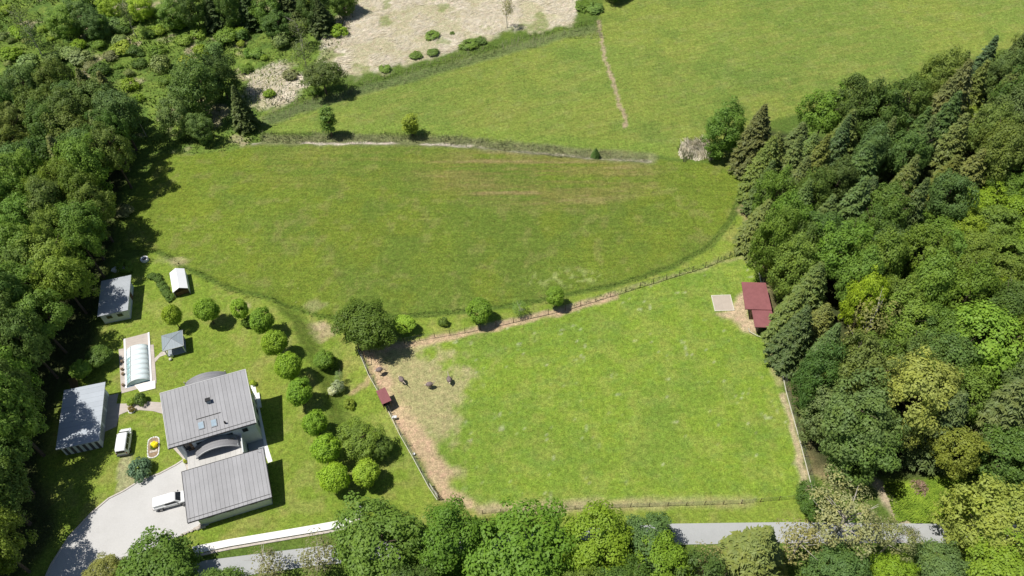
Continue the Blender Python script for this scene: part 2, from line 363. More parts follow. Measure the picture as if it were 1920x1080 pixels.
    C = paint(C, (1 - smooth(ldist(Xn, Yn, [(a, b - .7) for a, b in DITCH[:10]]), .2, .9)) * smooth(n6, .34, .50) * .95 * (1 - .6 * smooth(X, -18, 8)), (.56, .51, .42))
    # scrub and straw beds
    ss = smooth(sdf(Xn, Yn, SCRUB), -.6, .8) * (1 - um)
    R = np.empty_like(C); R[:] = (.125, .195, .035); R = paint(R, smooth(n6, .4, .6) * .7, (.075, .135, .03)); R = paint(R, smooth(n2, .52, .7) * .5, (.20, .27, .05)); R = paint(R, smooth(fbm(X, Y, 6, 41), .56, .70) * .75, (.36, .32, .20))
    C = C * (1 - ss[..., None]) + R * ss[..., None]
    for poly in (STRAW, STRAW2):
        s1 = smooth(sdf(Xn + (n6 - .5) * 9, Yn + (n6 - .5) * 9, poly) + (n2 - .5) * 4, -1.6, 1.4) * (1 - um)
        T = np.empty_like(C); T[:] = (.56, .51, .39); q = fbm(X * .5 + Y * .25, Y * 1.6 - X * .8, 2.2, 51)
        T = paint(T, smooth(q, .48, .66) * .7, (.66, .62, .50)); T = paint(T, smooth(n6, .46, .64) * .7, (.32, .31, .16)); T = paint(T, smooth(fbm(X, Y, 5, 57), .6, .72) * .7, (.17, .22, .06)); T = paint(T, smooth(n1, .6, .8) * .45, (.30, .25, .16))
        C = C * (1 - s1[..., None]) + T * s1[..., None]
    # green fringe between straw and upper meadow
    FR = PP([(500,228),(560,205),(650,178),(760,148),(900,108),(1050,68),(1110,55)]); C = paint(C, (1 - smooth(np.abs(ldist(Xn, Yn, FR)), .8, 2.6)) * .8, (.12, .165, .06))
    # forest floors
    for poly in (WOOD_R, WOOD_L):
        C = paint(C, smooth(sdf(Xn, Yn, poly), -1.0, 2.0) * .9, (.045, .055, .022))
    BR = PP([(1655,905),(1800,900),(1880,935),(1790,975),(1680,975)]); C = paint(C, smooth(sdf(Xn, Yn, BR), -1, 1) * .95, (.27, .40, .03))
    BR2 = PP([(1640,908),(1655,920),(1680,960),(1700,985)]); C = paint(C, (1 - smooth(ldist(Xn, Yn, BR2), .4, 1.3)) * .85, (.40, .33, .24))
    # bare patches of the garden
    for (u, v, rx, ry, amt, col) in ((610,612,3.4,2.6,.7,(.40,.31,.20)), (590,600,2,1.6,.5,(.45,.36,.24)), (325,490,4,1.8,.5,(.38,.34,.19)), (535,655,1.6,4,.45,(.34,.29,.15)), (455,575,2,1.2,.6,(.42,.35,.24)), (232,715,2,3,.3,(.3,.26,.1)), (590,568,3,1.2,.5,(.30,.30,.15)), (500,735,4,6,.3,(.27,.28,.06))):
        x0, y0 = P(u, v); C = paint(C, smooth(1 - np.hypot((Xn - x0) / rx, (Yn - y0) / ry) + (n2 - .5) * 1.1, .1, .7) * amt, col)
    PTH = PP([(656,728),(668,716),(684,712),(690,700),(688,690)]); C = paint(C, (1 - smooth(ldist(Xn, Yn, PTH), .2, .7)) * .6, (.40, .28, .18))
    # compacted gravel strip beside the van
    GS = PP([(225,853),(251,853),(249,880),(262,905),(216,927),(220,880)]); C = paint(C, smooth(sdf(Xn, Yn, GS), -.3, .3) * .75, (.33, .32, .19))
    C = C * (1 + .20 * (fbm(X, Y, 1.1, 61, 2) - .5)[..., None] + .14 * (fbm(X, Y, 45, 62, 2) - .5)[..., None])
    Z = height(X, Y)
    rough = .03 + .10 * mm * (1 - lm) + .08 * um + .16 * ss
    inner = (np.abs(X) < 146) & (Y > 22) & (Y < 206)
    Z = Z + np.where(inner, (vnoise(X, Y, .8, 71) - .5) * rough + (vnoise(X, Y, 2.3, 72) - .5) * rough * 1.8, 0)
    flat = np.minimum.reduce([np.maximum(0, -sdf(X, Y, q)) for q in FLAT]); Z = np.where(flat < .6, np.minimum(Z, -.03), Z)
    V = np.stack([X, Y, Z], -1).reshape(-1, 3)
    i = np.arange(nx * ny).reshape(ny, nx)
    F = np.stack([i[:-1, :-1], i[:-1, 1:], i[1:, 1:], i[1:, :-1]], -1).reshape(-1, 4)
    m, n, out = NM('ground_cover')
    at = n.nodes.new('ShaderNodeAttribute'); at.attribute_name = 'cover'
    tc = n.nodes.new('ShaderNodeTexCoord').outputs['Object']
    f1 = noise(n, tc, 1.5, 6, .80); f2 = noise(n, tc, 4.5, 4, .78); f3 = noise(n, tc, 2.6, 3, .6)
    c = mulc(n, at.outputs['Color'], remap(n, f1, .30, .70, .54, 1.46)); c = mulc(n, c, remap(n, f2, .3, .7, .54, 1.46))
    # mowing rows: drawn-out grain along the way each meadow is cut
    ra = n.nodes.new('ShaderNodeAttribute'); ra.attribute_name = 'rows'; sr = n.nodes.new('ShaderNodeSeparateColor'); n.links.new(ra.outputs['Color'], sr.inputs[0])
    for ch, rot, sx, sy in ((0, math.radians(-16), .10, 1.25), (1, math.radians(4), .12, 1.5)):
        mp = n.nodes.new('ShaderNodeMapping'); mp.inputs['Rotation'].default_value = (0, 0, rot); n.links.new(tc, mp.inputs[0])
        fr = noise(n, mp.outputs[0], 1.0, 5, .7, (sx, sy, 1))
        mx = n.nodes.new('ShaderNodeMix'); n.links.new(sr.outputs[ch], mx.inputs[0]); mx.inputs[2].default_value = 1.0; n.links.new(remap(n, fr, .30, .70, .86, 1.14), mx.inputs[3])
        c = mulc(n, c, mx.outputs[0])
    v = n.nodes.new('ShaderNodeVectorMath'); v.operation = 'MULTIPLY'; n.links.new(c, v.inputs[0]); v.inputs[1].default_value = (1.22, 1.05, 1.2)
    c = mixc(n, remap(n, noise(n, tc, .9, 5, .7), .46, .66, 0, .8), c, v.outputs[0])
    # dry stalks and small flowers
    c = mixc(n, mulfac(n, remap(n, f3, .66, .76, 0, .55), sr.outputs[2]), c, (.40, .40, .22))
    c = mixc(n, mulfac(n, remap(n, f3, .36, .26, 0, .55), sr.outputs[2]), c, (.055, .095, .018))
    p = n.nodes.new('ShaderNodeBsdfPrincipled'); p.inputs['Roughness'].default_value = 1; p.inputs['Specular IOR Level'].default_value = .08
    b = n.nodes.new('ShaderNodeBump'); b.inputs['Strength'].default_value = .55; b.inputs['Distance'].default_value = .16; n.links.new(f2, b.inputs['Height'])
    n.links.new(c, p.inputs['Base Color']); n.links.new(b.outputs[0], p.inputs['Normal']); n.links.new(p.outputs[0], out.inputs[0])
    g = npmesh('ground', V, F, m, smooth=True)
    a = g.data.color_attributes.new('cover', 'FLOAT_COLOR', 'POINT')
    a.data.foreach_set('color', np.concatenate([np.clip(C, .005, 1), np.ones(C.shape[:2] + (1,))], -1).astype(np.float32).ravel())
    rows = np.stack([um, mm * (1 - lm), np.clip(um + mm + lm * .6 + pm * .8 + ss, 0, 1) * .9, np.ones_like(um)], -1)
    a = g.data.color_attributes.new('rows', 'FLOAT_COLOR', 'POINT'); a.data.foreach_set('color', rows.astype(np.float32).ravel())
    tag(g, 'grassy ground with meadows, lawns and a bare trodden paddock edge', 'ground', kind='structure')
# ------------------------------------------------------------------ foliage meshes (one set of variants, shared by the copies)
def quads(C, N, S, rng, asp=0.6, tang=None):
    """leaf clump quads at centres C facing N with sizes S"""
    n = len(C); N = N / np.linalg.norm(N, axis=1, keepdims=True)
    r = rng.normal(size=(n, 3)) if tang is None else tang
    T = r - N * np.sum(r * N, 1, keepdims=True); T /= np.linalg.norm(T, axis=1, keepdims=True) + 1e-9
    B = np.cross(N, T); S = S[:, None]
    V = np.stack([C - T * S, C - B * S * asp + N * S * .12, C + T * S, C + B * S * asp + N * S * .12], 1).reshape(-1, 3)
    return V, np.arange(4 * n).reshape(n, 4)
def leaf_crown(seed, R, zc, hz, lobes, per, lr, leaf, irr=.25, low=-.55, inner=.25, flat=.8, holes=0.0):
    rng = np.random.RandomState(seed); C = []; N = []
    k = rng.normal(size=(lobes * 4, 3)); k /= np.linalg.norm(k, axis=1, keepdims=True); k = k[k[:, 2] > low][:lobes]
    ph = rng.uniform(0, 6.28, 6)
    for d in k:
        az = math.atan2(d[1], d[0]); f = 1 + irr * (.6 * math.sin(2 * az + ph[0]) + .5 * math.sin(3 * az + ph[1] + d[2] * 2)) + rng.uniform(-irr, irr) * .5
        f *= rng.uniform(1 - inner, 1); r_ = lr * rng.uniform(.65, 1.3)
        c = np.array([d[0] * (R - r_ * .6) * f, d[1] * (R - r_ * .6) * f, zc + d[2] * (hz - r_ * .6) * f])
        m = int(per * (r_ / lr) ** 2 * (1 - holes * rng.rand())); q = rng.normal(size=(m * 2, 3)); q /= np.linalg.norm(q, axis=1, keepdims=True)
        q = q[q @ d > -.35][:m]; rad = r_ * rng.uniform(.62, 1.08, (len(q), 1)) * (1 + .25 * rng.normal(size=(len(q), 1)) * .5)
        C.append(c + q * rad * [1, 1, flat]); N.append(q * .9 + d * .45 + rng.normal(size=q.shape) * .38 + [0, 0, .45])
    C = np.concatenate(C); N = np.concatenate(N)
    return quads(C, N, leaf * rng.uniform(.55, 1.35, len(C)), rng)
def spruce_crown(seed, H, R, step=.42, power=.9, droop=.42, nb=8):
    rng = np.random.RandomState(seed); C = []; N = []; T = []; S = []
    z = .10 * H
    while z < H * .985:
        r0 = R * (1 - z / H) ** power + .12; b = nb if r0 > 1 else 5; off = rng.uniform(0, 6.28)
        for i in range(b):
            az = off + 6.283 * i / b + rng.normal() * .16; r = r0 * rng.uniform(.72, 1.12); m = max(3, int(r / .24))
            s = (np.arange(m) + .6) / m; ca, sa = math.cos(az), math.sin(az)
            px, py = ca * r * s, sa * r * s; pz = z + .12 * r * s - droop * r * s * s + rng.normal() * .1
            side = np.array([-sa, ca, 0]); fw = np.array([ca, sa, -.3])
            for sg in (-1, 1, 0):
                wdt = (.50 * (1 - s * .55) * min(1, r / 2.2) + .12)
                d = side * sg * .85 + fw * .7
                C.append(np.stack([px, py, pz], 1) + d * wdt[:, None] * (.7 if sg else .2) + rng.normal(size=(m, 3)) * .05)
                T.append(np.tile(d, (m, 1)) + rng.normal(size=(m, 3)) * .18)
                N.append(np.tile([ca * .35 + side[0] * sg * .35, sa * .35 + side[1] * sg * .35, 1.0], (m, 1)) + rng.normal(size=(m, 3)) * .3)
                S.append(wdt * rng.uniform(.8, 1.3, m) + .08)
        z += step * (1 - .35 * z / H) * rng.uniform(.8, 1.2)
    C, N, T, S = map(np.concatenate, (C, N, T, S))
    return quads(C, N, S * .95, rng, .32, T)
def trunk_mesh(seed, h, r, zc, R, limbs=7, lean=.05):
    rng = random.Random(seed); m = MB(); top = Vector((rng.uniform(-lean, lean) * h, rng.uniform(-lean, lean) * h, h))
    pts = [Vector((0, 0, -.3)), top * .3 + Vector((rng.uniform(-.1, .1), rng.uniform(-.1, .1), 0)), top * .65, top]
    m.tube(pts, [r * 1.25, r * .9, r * .6, r * .22], 7)
    for i in range(limbs):
        t = rng.uniform(.35, .85); a = rng.uniform(0, 6.28); p = top * t; L = R * rng.uniform(.5, .85)
        q = p + Vector((math.cos(a) * L * .5, math.sin(a) * L * .5, L * .35)); e = p + Vector((math.cos(a) * L, math.sin(a) * L, L * .75))
        m.tube([p, q, e], [r * .42, r * .25, r * .08], 5)
    return m
PROTO = {}
def proto(kind, VF, H, mat, trunk, bark='bark'):
    me = npmesh(None, VF[0], VF[1], M[mat]); me.name = kind + '_crown'
    tm = bpy.data.meshes.new(kind + '_trunk'); tm.from_pydata(trunk.v, [], trunk.f); tm.materials.append(M[bark])
    PROTO.setdefault(kind, []).append((me, tm, H))
for s in range(5):     # big broadleaf trees, height 14, crown radius 5
    proto('broadleaf', leaf_crown(10 + s, 5.35, 9.0, 5.2, 115, 118, 1.05, .19, .28, -.7, .36), 14, 'leaf', trunk_mesh(s, 12, .26, 9, 5))
for s in range(4):     # leafy to the ground, height 14
    proto('full', leaf_crown(90 + s, 5.2, 7.2, 6.9, 145, 105, 1.05, .19, .26, -.97, .34), 14, 'leaf', trunk_mesh(90 + s, 11, .22, 8, 4))
for s in range(3):     # dense clipped round maples, height 5.4, crown radius 2
    proto('round', leaf_crown(30 + s, 2.15, 3.55, 1.95, 150, 78, .52, .125, .09, -.97, .16, .95), 5.4, 'leaf', trunk_mesh(30 + s, 4.2, .12, 3.4, 2, 5, .02))
for s in range(2):     # thin sparse trees, see-through
    proto('sparse', leaf_crown(40 + s, 3.0, 7.5, 4.4, 46, 34, 1.0, .17, .3, -.8, .55, .9, .5), 12, 'leaf', trunk_mesh(40 + s, 11.5, .13, 8, 3, 12, .07), 'pale_bark')
for s in range(4):     # spruces height 20
    proto('spruce', spruce_crown(50 + s, 20, 4.4 - .3 * (s % 2), power=.78 + .1 * (s % 2), droop=.34 + .08 * s / 3), 20, 'needle', trunk_mesh(50 + s, 19, .24, 10, .5, 0, .01))
for s in range(2):     # pines: flat plates of tufts, open limbs
    proto('pine', leaf_crown(60 + s, 5.2, 10.5, 3.8, 52, 105, 1.15, .17, .35, -.5, .5, .55, .35), 14, 'needle', trunk_mesh(60 + s, 13, .3, 10, 5.5, 14, .04), 'pale_bark')
for s in range(3):     # low bushes, radius 1.4
    proto('bush', leaf_crown(70 + s, 1.5, .95, 1.15, 26, 62, .55, .15, .25, -.45, .3), 2.1, 'leaf', trunk_mesh(70 + s, 1.4, .05, 1, 1.2, 5, .1))
for s in range(2):     # slim poplar-like column, height 9
    proto('column', leaf_crown(80 + s, 1.45, 4.9, 4.2, 50, 62, .7, .17, .3, -.9, .35), 9, 'leaf', trunk_mesh(80 + s, 8.5, .12, 5, 1.2, 6, .03))
NT = [0]; LEAFK = 1.88
def tree(name, kind, u, v, h, wid, col, label, cat='tree', group=None, crown=.62, base=None, var=None, rz=None):
    """(u, v) = where the middle of the crown shows; crown = its share of the height. wid = crown radius in metres."""
    NT[0] += 1; r = random.Random(NT[0] * 7 + 3); lst = PROTO[kind]; me, tm, H = lst[(NT[0] if var is None else var) % len(lst)]
    x, y = base if base else P(u, v, h * crown)
    z = Hs(x, y)
    t = thing(name, label, cat, (x, y, z), r.uniform(0, 6.28) if rz is None else rz, group)
    base_r = {'broadleaf': 5.0, 'full': 5.0, 'round': 2.0, 'sparse': 3.0, 'spruce': 3.8, 'pine': 5.2, 'bush': 1.5, 'column': 1.45}[kind]
    t.scale = (wid / base_r * r.uniform(.95, 1.05), wid / base_r * r.uniform(.95, 1.05), h / H)
    c = bpy.data.objects.new('crown', me); COL.objects.link(c); c.parent = t
    k = r.uniform(.92, 1.08) * LEAFK * (1.22 if kind == 'round' else 1); c.color = (col[0] * k * 1.06, col[1] * k, col[2] * k * .80 + .004, 1)
    b = bpy.data.objects.new('trunk', tm); COL.objects.link(b); b.parent = t
    return t
# leaf colours (albedo)
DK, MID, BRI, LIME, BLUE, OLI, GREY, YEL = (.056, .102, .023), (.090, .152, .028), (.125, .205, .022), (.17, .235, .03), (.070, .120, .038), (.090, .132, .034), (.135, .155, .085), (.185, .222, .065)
SPR, SPO, SPB = (.060, .100, .032), (.088, .118, .034), (.062, .108, .045)

def inside(p, poly):
    c = False; x, y = p
    for i in range(len(poly)):
        a, b = poly[i], poly[i - 1]
        if (a[1] > y) != (b[1] > y) and x < (b[0] - a[0]) * (y - a[1]) / (b[1] - a[1]) + a[0]: c = not c
    return c
TREES = []          # (x, y, r) taken spots
def scatter(poly_px, zc, n, mind, seed, fn, tries=20000):
    rng = random.Random(seed); poly = PP(poly_px, zc); xs = [p[0] for p in poly]; ys = [p[1] for p in poly]; k = 0
    for _ in range(tries):
        if k >= n: break
        p = (rng.uniform(min(xs), max(xs)), rng.uniform(min(ys), max(ys)))
        if not inside(p, poly): continue
        if any((p[0] - q[0]) ** 2 + (p[1] - q[1]) ** 2 < (mind * .5 + q[2] * .5) ** 2 for q in TREES): continue
        TREES.append((p[0], p[1], mind)); fn(p, rng, k); k += 1
    return k

def vegetation():
    # --- clipped round maples along the garden (row curving round the lawn, then down the bank)
    g = 'round clipped trees in a curving row beside the house'
    row = [(323, 592, 1.55, 'first and thinnest round tree of the garden row, above the blue-grey pavilion'),
           (388, 582, 1.85, 'second round tree of the garden row, casting a lone round shadow on open lawn'),
           (449, 580, 1.45, 'small third round tree of the garden row, with a dark shrub at its foot'),
           (491, 601, 2.0, 'round tree at the outer bend of the garden row, touching a small dark shrub'),
           (515, 643, 2.0, 'round tree right below the bend of the garden row, above the middle of the bank'),
           (540, 686, 2.15, 'large round tree at the middle of the row on the grassy bank'),
           (562, 735, 2.0, 'round tree of the bank row level with the house chimney'),
           (591, 793, 1.7, 'smaller round tree of the bank row, level with the lower edge of the house roof'),
           (612, 841, 2.15, 'round bright tree of the bank row whose crown touches the wide feathery tree'),
           (627, 896, 2.05, 'last round tree of the row, lowest, level with the garage roof'),
           (687, 887, 1.85, 'round tree standing alone right of the end of the row, by the wide feathery tree')]
    for i, (u, v, r_, lab) in enumerate(row):
        tree('round_maple', 'round', u, v, (5.6, 5.9, 5.1, 6.2, 6.0, 6.4, 6.0, 5.4, 6.2, 6.0, 5.2)[i], r_ * .97, ((.14, .205, .022), (.105, .18, .022), (.13, .21, .03), (.09, .16, .022), (.125, .20, .022), (.12, .20, .022), (.10, .18, .024), (.11, .195, .022), (.12, .205, .022), (.14, .225, .022), (.135, .205, .026))[i], lab, 'tree', g, .63)
    tree('small_shrub', 'bush', 461, 604, 1.9, .8, MID, 'little dark shrub squeezed between two round trees at the bend of the row', 'shrub')
    # --- other garden trees
    tree('feathery_tree', 'broadleaf', 675, 822, 6.0, 3.3, (.105, .165, .03), 'wide feathery garden tree overhanging the lower end of the round tree row', 'tree')
    tree('feathery_tree', 'broadleaf', 712, 836, 4.2, 1.8, (.075, .125, .03), 'dark low garden tree leaning out right of the wide feathery one', 'tree')
    tree('garden_tree', 'round', 603, 664, 3.6, 1.55, (.085, .15, .025), 'dark bushy garden tree standing alone right of the bank', 'tree')
    tree('garden_bush', 'bush', 616, 664, 2.4, 1.2, (.06, .11, .02), 'dark low bush at the foot of the bushy tree right of the bank', 'bush')
    tree('young_tree', 'sparse', 632, 694, 3.2, .8, (.13, .20, .10), 'slim pale young tree above the blossoming bush, right of the bank', 'tree', None, .6)
    tree('blossom_bush', 'bush', 627, 714, 2.4, 1.15, (.20, .25, .18), 'silvery green blossoming bush right of the bank', 'bush')
    tree('blossom_bush', 'bush', 621, 724, 1.6, .9, (.34, .38, .34), 'whitish flowering bush at the left foot of the silvery one', 'bush')
    tree('garden_bush', 'bush', 650, 745, 1.5, .95, (.16, .22, .04), 'low yellow-green bush near the winding bare trail on the garden lawn', 'bush')
    tree('garden_bush', 'bush', 262, 748, 1.9, 1.0, (.07, .12, .03), 'dark garden bush on the pale path between long shed and house', 'bush')
    tree('garden_bush', 'bush', 245, 752, 1.3, .8, (.15, .23, .04), 'bright green bush left of the dark one beside the pale path', 'bush')
    tree('garden_bush', 'bush', 245, 766, 1.2, .5, (.20, .17, .07), 'small rusty bush beside the pale path, below the two green bushes', 'bush')
    tree('blue_bush', 'bush', 262, 881, 2.5, 1.75, (.075, .135, .095), 'blue-green rounded spruce bush at the edge of the driveway', 'bush', None, .45)
    tree('flower_bush', 'bush', 289, 833, 1.0, .55, (.55, .52, .03), 'yellow flowering bush in the middle of the oval bed', 'bush', None, .5)
    tree('flower_bush', 'bush', 286, 838, .7, .42, (.09, .15, .03), 'small green plant at the foot of the yellow flowering bush in the oval bed', 'bush', None, .5)
    tree('potted_plant', 'bush', 347, 864, .9, .35, (.28, .33, .06), 'little yellow-green plant at the left corner of the house walkway', 'plant', None, .5)
    tree('potted_plant', 'bush', 474, 718, 1.1, .55, (.24, .32, .05), 'small round bright plant by the upper right corner of the house', 'plant', None, .5)
    tree('garden_tree', 'round', 185, 668, 3.4, 1.9, (.05, .09, .02), 'shaded garden tree with lit top left of the pool enclosure', 'tree')
    tree('garden_tree', 'round', 152, 692, 3.6, 1.7, (.10, .17, .03), 'small lit tree just above the long shed roof', 'tree')
    for k in range(7):
        tree('hedge_shrub', 'bush', *[(296, 522), (301, 531), (306, 539), (311, 548), (317, 556), (292, 517), (283, 517)][k], 1.0, .85, (.07, .125, .03), 'dark low shrub of the short hedge left of the white tent', 'shrub', 'shrubs of the hedge beside the white tent')
    # --- row north of the paddock
    tree('large_round_tree', 'broadleaf', 684, 606, 9.0, 4.4, (.062, .105, .018), 'largest tree at the corner of the paddock, dark and broad, shading the fence', 'tree', None, .58)
    tree('large_round_tree', 'broadleaf', 690, 620, 7.0, 4.0, (.060, .100, .018), 'dark lower tree joined to the right of the large tree at the paddock corner', 'tree', None, .5)
    tree('orchard_tree', 'round', 758, 608, 3.4, 1.75, (.15, .24, .035), 'light green young tree just right of the big dark corner tree', 'tree')
    tree('orchard_tree', 'bush', 831, 601, 1.9, .85, (.10, .16, .04), 'tiny sapling between the first and the second row tree above the paddock fence', 'tree')
    tree('orchard_tree', 'round', 898, 583, 5.0, 1.95, (.10, .175, .025), 'dense round tree right of the sapling in the row above the paddock fence', 'tree')
    tree('orchard_tree', 'sparse', 973, 576, 3.4, 1.6, (.10, .17, .045), 'thin see-through young tree in the row above the paddock fence', 'tree')
    tree('orchard_tree', 'round', 1041, 556, 4.6, 1.6, (.10, .17, .025), 'rightmost tree of the row above the paddock fence', 'tree')
    # --- trees standing alone on the meadows
    tree('poplar', 'column', 615, 226, 8.0, 1.7, (.085, .15, .035), 'slim upright tree on the ditch left of the yellow-green one', 'tree', None, .52)
    tree('thuja', 'column', 770, 233, 6.2, 1.7, (.15, .20, .03), 'yellow-green upright tree on the ditch between the two meadows', 'tree', None, .5)
    tree('small_fir', 'spruce', 1117, 285, 2.6, 1.05, (.05, .10, .025), 'tiny dark fir alone on the ditch between the meadows', 'tree', None, .4)
    tree('meadow_tree', 'broadleaf', 603, 138, 8.5, 4.0, (.080, .115, .040), 'dull green tree with a dark shadow at the corner of the upper meadow', 'tree', None, .66)
    tree('meadow_tree', 'sparse', 566, 96, 8.5, 2.7, (.085, .115, .05), 'thin olive tree beside the straw bed, above the meadow corner tree', 'tree')
    tree('meadow_tree', 'sparse', 950, 14, 9, 2.0, (.16, .17, .09), 'thin pale tree alone in the straw bed at the top edge', 'tree')
    # --- big trees above the meadow's left corner
    tree('big_ash', 'full', 365, 160, 15, 5.6, (.075, .130, .035), 'tall broad green tree at the left corner of the middle meadow', 'tree', None, .52)
    tree('big_ash', 'full', 330, 215, 10.5, 3.6, (.105, .165, .06), 'pale green rounded tree in front of the tall broad one by the meadow corner', 'tree', None, .52)
    tree('big_ash', 'full', 410, 140, 12.5, 4.0, (.050, .090, .025), 'darker tree right of the tall broad one by the meadow corner', 'tree', None, .52)
    tree('big_ash', 'full', 372, 238, 8, 2.8, (.075, .125, .04), 'low leafy tree at the foot of the tall broad one, touching the meadow', 'tree', None, .52)
    tree('drooping_spruce', 'spruce', 452, 205, 11.5, 2.9, (.055, .082, .026), 'drooping dark spruce at the right of the trees by the meadow corner', 'tree', None, .45)
    tree('leaning_birch', 'sparse', 250, 205, 11, 2.3, (.075, .125, .035), 'slim tree with a bare dark trunk between the wood and the tall broad tree', 'tree', None, .68)
    # --- scrub in the upper left
    for (u, v, h_, r_, kd, col, lab) in (
        (45, 45, 12, 2.6, 'sparse', (.07, .10, .04), 'slender dark tree near the top left corner'), (62, 75, 11, 2.4, 'sparse', (.06, .095, .035), 'slender tree right of the corner one with a long bare trunk'),
        (118, 40, 9, 3.2, 'full', (.10, .17, .04), 'bushy tree right of the two slender top left ones'), (155, 28, 10, 3.0, 'full', (.07, .12, .045), 'bluish green tree at the top edge in the scrub'),
        (178, 45, 8, 2.6, 'full', (.06, .11, .04), 'dark tree below the bluish one at the top left'), (205, 12, 7, 2.8, 'full', (.16, .24, .03), 'yellow-green bush tree at the top edge of the scrub'),
        (262, 12, 7, 2.8, 'full', (.17, .25, .035), 'brightest yellow-green tree at the top edge of the scrub'), (238, 30, 11, 1.8, 'sparse', (.07, .10, .04), 'thin birch between the two yellow-green top edge trees'),
        (320, 22, 8, 3.2, 'full', (.08, .14, .035), 'green tree right of the brightest yellow-green one'), (362, 12, 12, 3.2, 'full', (.05, .09, .025), 'dark tree at the top edge above the scrub'),
        (400, 20, 12, 2.6, 'spruce', (.045, .075, .03), 'dark narrow spruce among the top edge trees'), (430, 8, 12, 3.0, 'full', (.06, .105, .03), 'dark broad tree right of the narrow top edge spruce'),
        (465, 18, 12, 2.8, 'spruce', (.04, .07, .028), 'dark spruce in the top edge group left of the straw bed'), (500, 12, 12, 3.6, 'full', (.075, .135, .03), 'green tree in the top edge group left of the straw bed'),
        (540, 15, 12, 3.2, 'spruce', (.05, .075, .03), 'broad spruce in the top edge group left of the straw bed'), (585, 5, 12, 3.4, 'full', (.055, .095, .03), 'dark broadleaf tree in the top edge group left of the straw bed'),
        (600, 30, 11, 2.8, 'spruce', (.045, .07, .028), 'rightmost spruce of the top edge group casting shade on the straw'), (520, 45, 8, 3.0, 'full', (.06, .11, .035), 'low bluish tree below the top edge group'),
        (560, 55, 9, 2.6, 'sparse', (.08, .11, .045), 'thin olive tree below the top edge group'), (640, -8, 9, 3.4, 'full', (.07, .12, .03), 'tree at the top edge shading the end of the straw bed'),
        (1150, -38, 9, 4, 'full', (.05, .09, .02), 'tree beyond the top edge shading the meadow')):
        tree('scrub_tree', kd, u, v, h_ * (.85 if kd == 'spruce' else 1), r_ * (1.35 if kd == 'spruce' else 1.15), (col[0] * 1.1, col[1] * 1.1, col[2]), lab, 'tree', None, .46 if kd == 'spruce' else .55)
    rb = random.Random(5)
    spots = [(636, 58, 1.9, BRI), (425, 68, 2.6, MID), (445, 62, 2.0, BRI), (295, 95, 1.8, MID), (250, 95, 1.7, DK), (262, 118, 1.5, DK), (185, 130, 2.0, DK), (170, 125, 1.6, GREY), (70, 142, 2.0, DK), (52, 118, 2.2, (.13, .2, .08)), (130, 100, 2.2, (.13, .19, .08)), (98, 108, 2.4, (.12, .18, .06)), (150, 108, 2.2, (.15, .2, .1)), (30, 55, 1.5, BRI), (118, 92, 1.8, (.1, .16, .04)), (215, 46, 2.0, (.09, .15, .06)), (310, 150, 1.5, MID), (700, 125, 1.5, BRI), (722, 128, 1.3, MID), (690, 135, 1.4, MID), (735, 120, 1.0, BRI), (780, 103, 1.2, (.07, .13, .04)), (812, 98, 1.2, BRI), (835, 95, 1.2, BRI), (880, 82, 1.5, LIME), (900, 76, 1.3, LIME), (1092, 10, 1.9, MID), (1115, 14, 2.0, (.1, .17, .05)), (505, 175, 1.2, BRI), (590, 170, 1.4, MID), (810, 65, 1.2, BRI), (848, 62, .9, BRI), (400, 90, 1.9, (.1, .17, .06)), (345, 75, 1.6, (.13, .2, .04)), (20, 100, 2.0, BRI), (205, 105, 1.6, GREY), (280, 60, 1.7, MID), (230, 55, 1.6, DK), (480, 100, 1.6, (.12, .2, .05)), (462, 128, 1.4, MID), (545, 140, 1.5, GREY), (330, 45, 2.2, BRI), (372, 60, 1.8, (.14, .22, .04)), (15, 185, 2.2, BRI), (40, 60, 2.2, BRI), (105, 60, 1.5, (.14, .2, .07)), (145, 85, 1.6, BRI), (130, 150, 1.9, DK), (232, 500, 1.3, MID), (232, 395, 1.6, GREY), (214, 290, 2, (.14, .22, .05))]
    for i, (u, v, r_, col) in enumerate(spots):
        if (u + v) % 3 == 0 and 680 < u < 910 and v < 140: continue
        if 680 < u < 910 and v < 140: col = [(.10, .165, .04), (.085, .14, .04), (.12, .17, .05)][i % 3]; r_ *= rb.uniform(.6, 1.3)
        where = 'on the left scrubland' if u < 480 and v < 300 else 'along the straw bed edge' if v < 300 else 'at the edge of the left-hand wood'
        sh = 'bright' if sum(col[:2]) > .29 else 'dark' if sum(col[:2]) < .15 else 'greyish' if col[2] > .055 else 'mid green'
        lab = '%s leafy bush %s' % (sh, where)
        tree('wild_bush', 'bush', u, v, r_ * (1.25 if u < 680 else .8), r_ * 1.2, col, lab, 'bush', lab.replace('bush', 'bushes', 1), .45)
    def put(p, rng, k):
        r_ = rng.choice([1.0, 1.3, 1.6, 2.0, 2.5]); nm, col = rng.choice([('bright', (.14, .21, .03)), ('mid green', (.10, .17, .035)), ('greyish', (.14, .185, .075)), ('dark', (.07, .12, .03)), ('bright', (.17, .23, .04))])
        lab = '%s low bush of the left scrub' % nm
        tree('wild_bush', 'bush', 0, 0, r_ * rng.uniform(.9, 1.4), r_, (col[0] * rng.uniform(.85, 1.15), col[1], col[2]), lab, 'bush', lab.replace('bush', 'bushes', 1), base=p)
    scatter([(-40,-60),(650,-60),(640,40),(560,70),(500,110),(440,140),(300,130),(270,200),(60,160),(-60,230)], 1, 95, 3.0, 77, put)
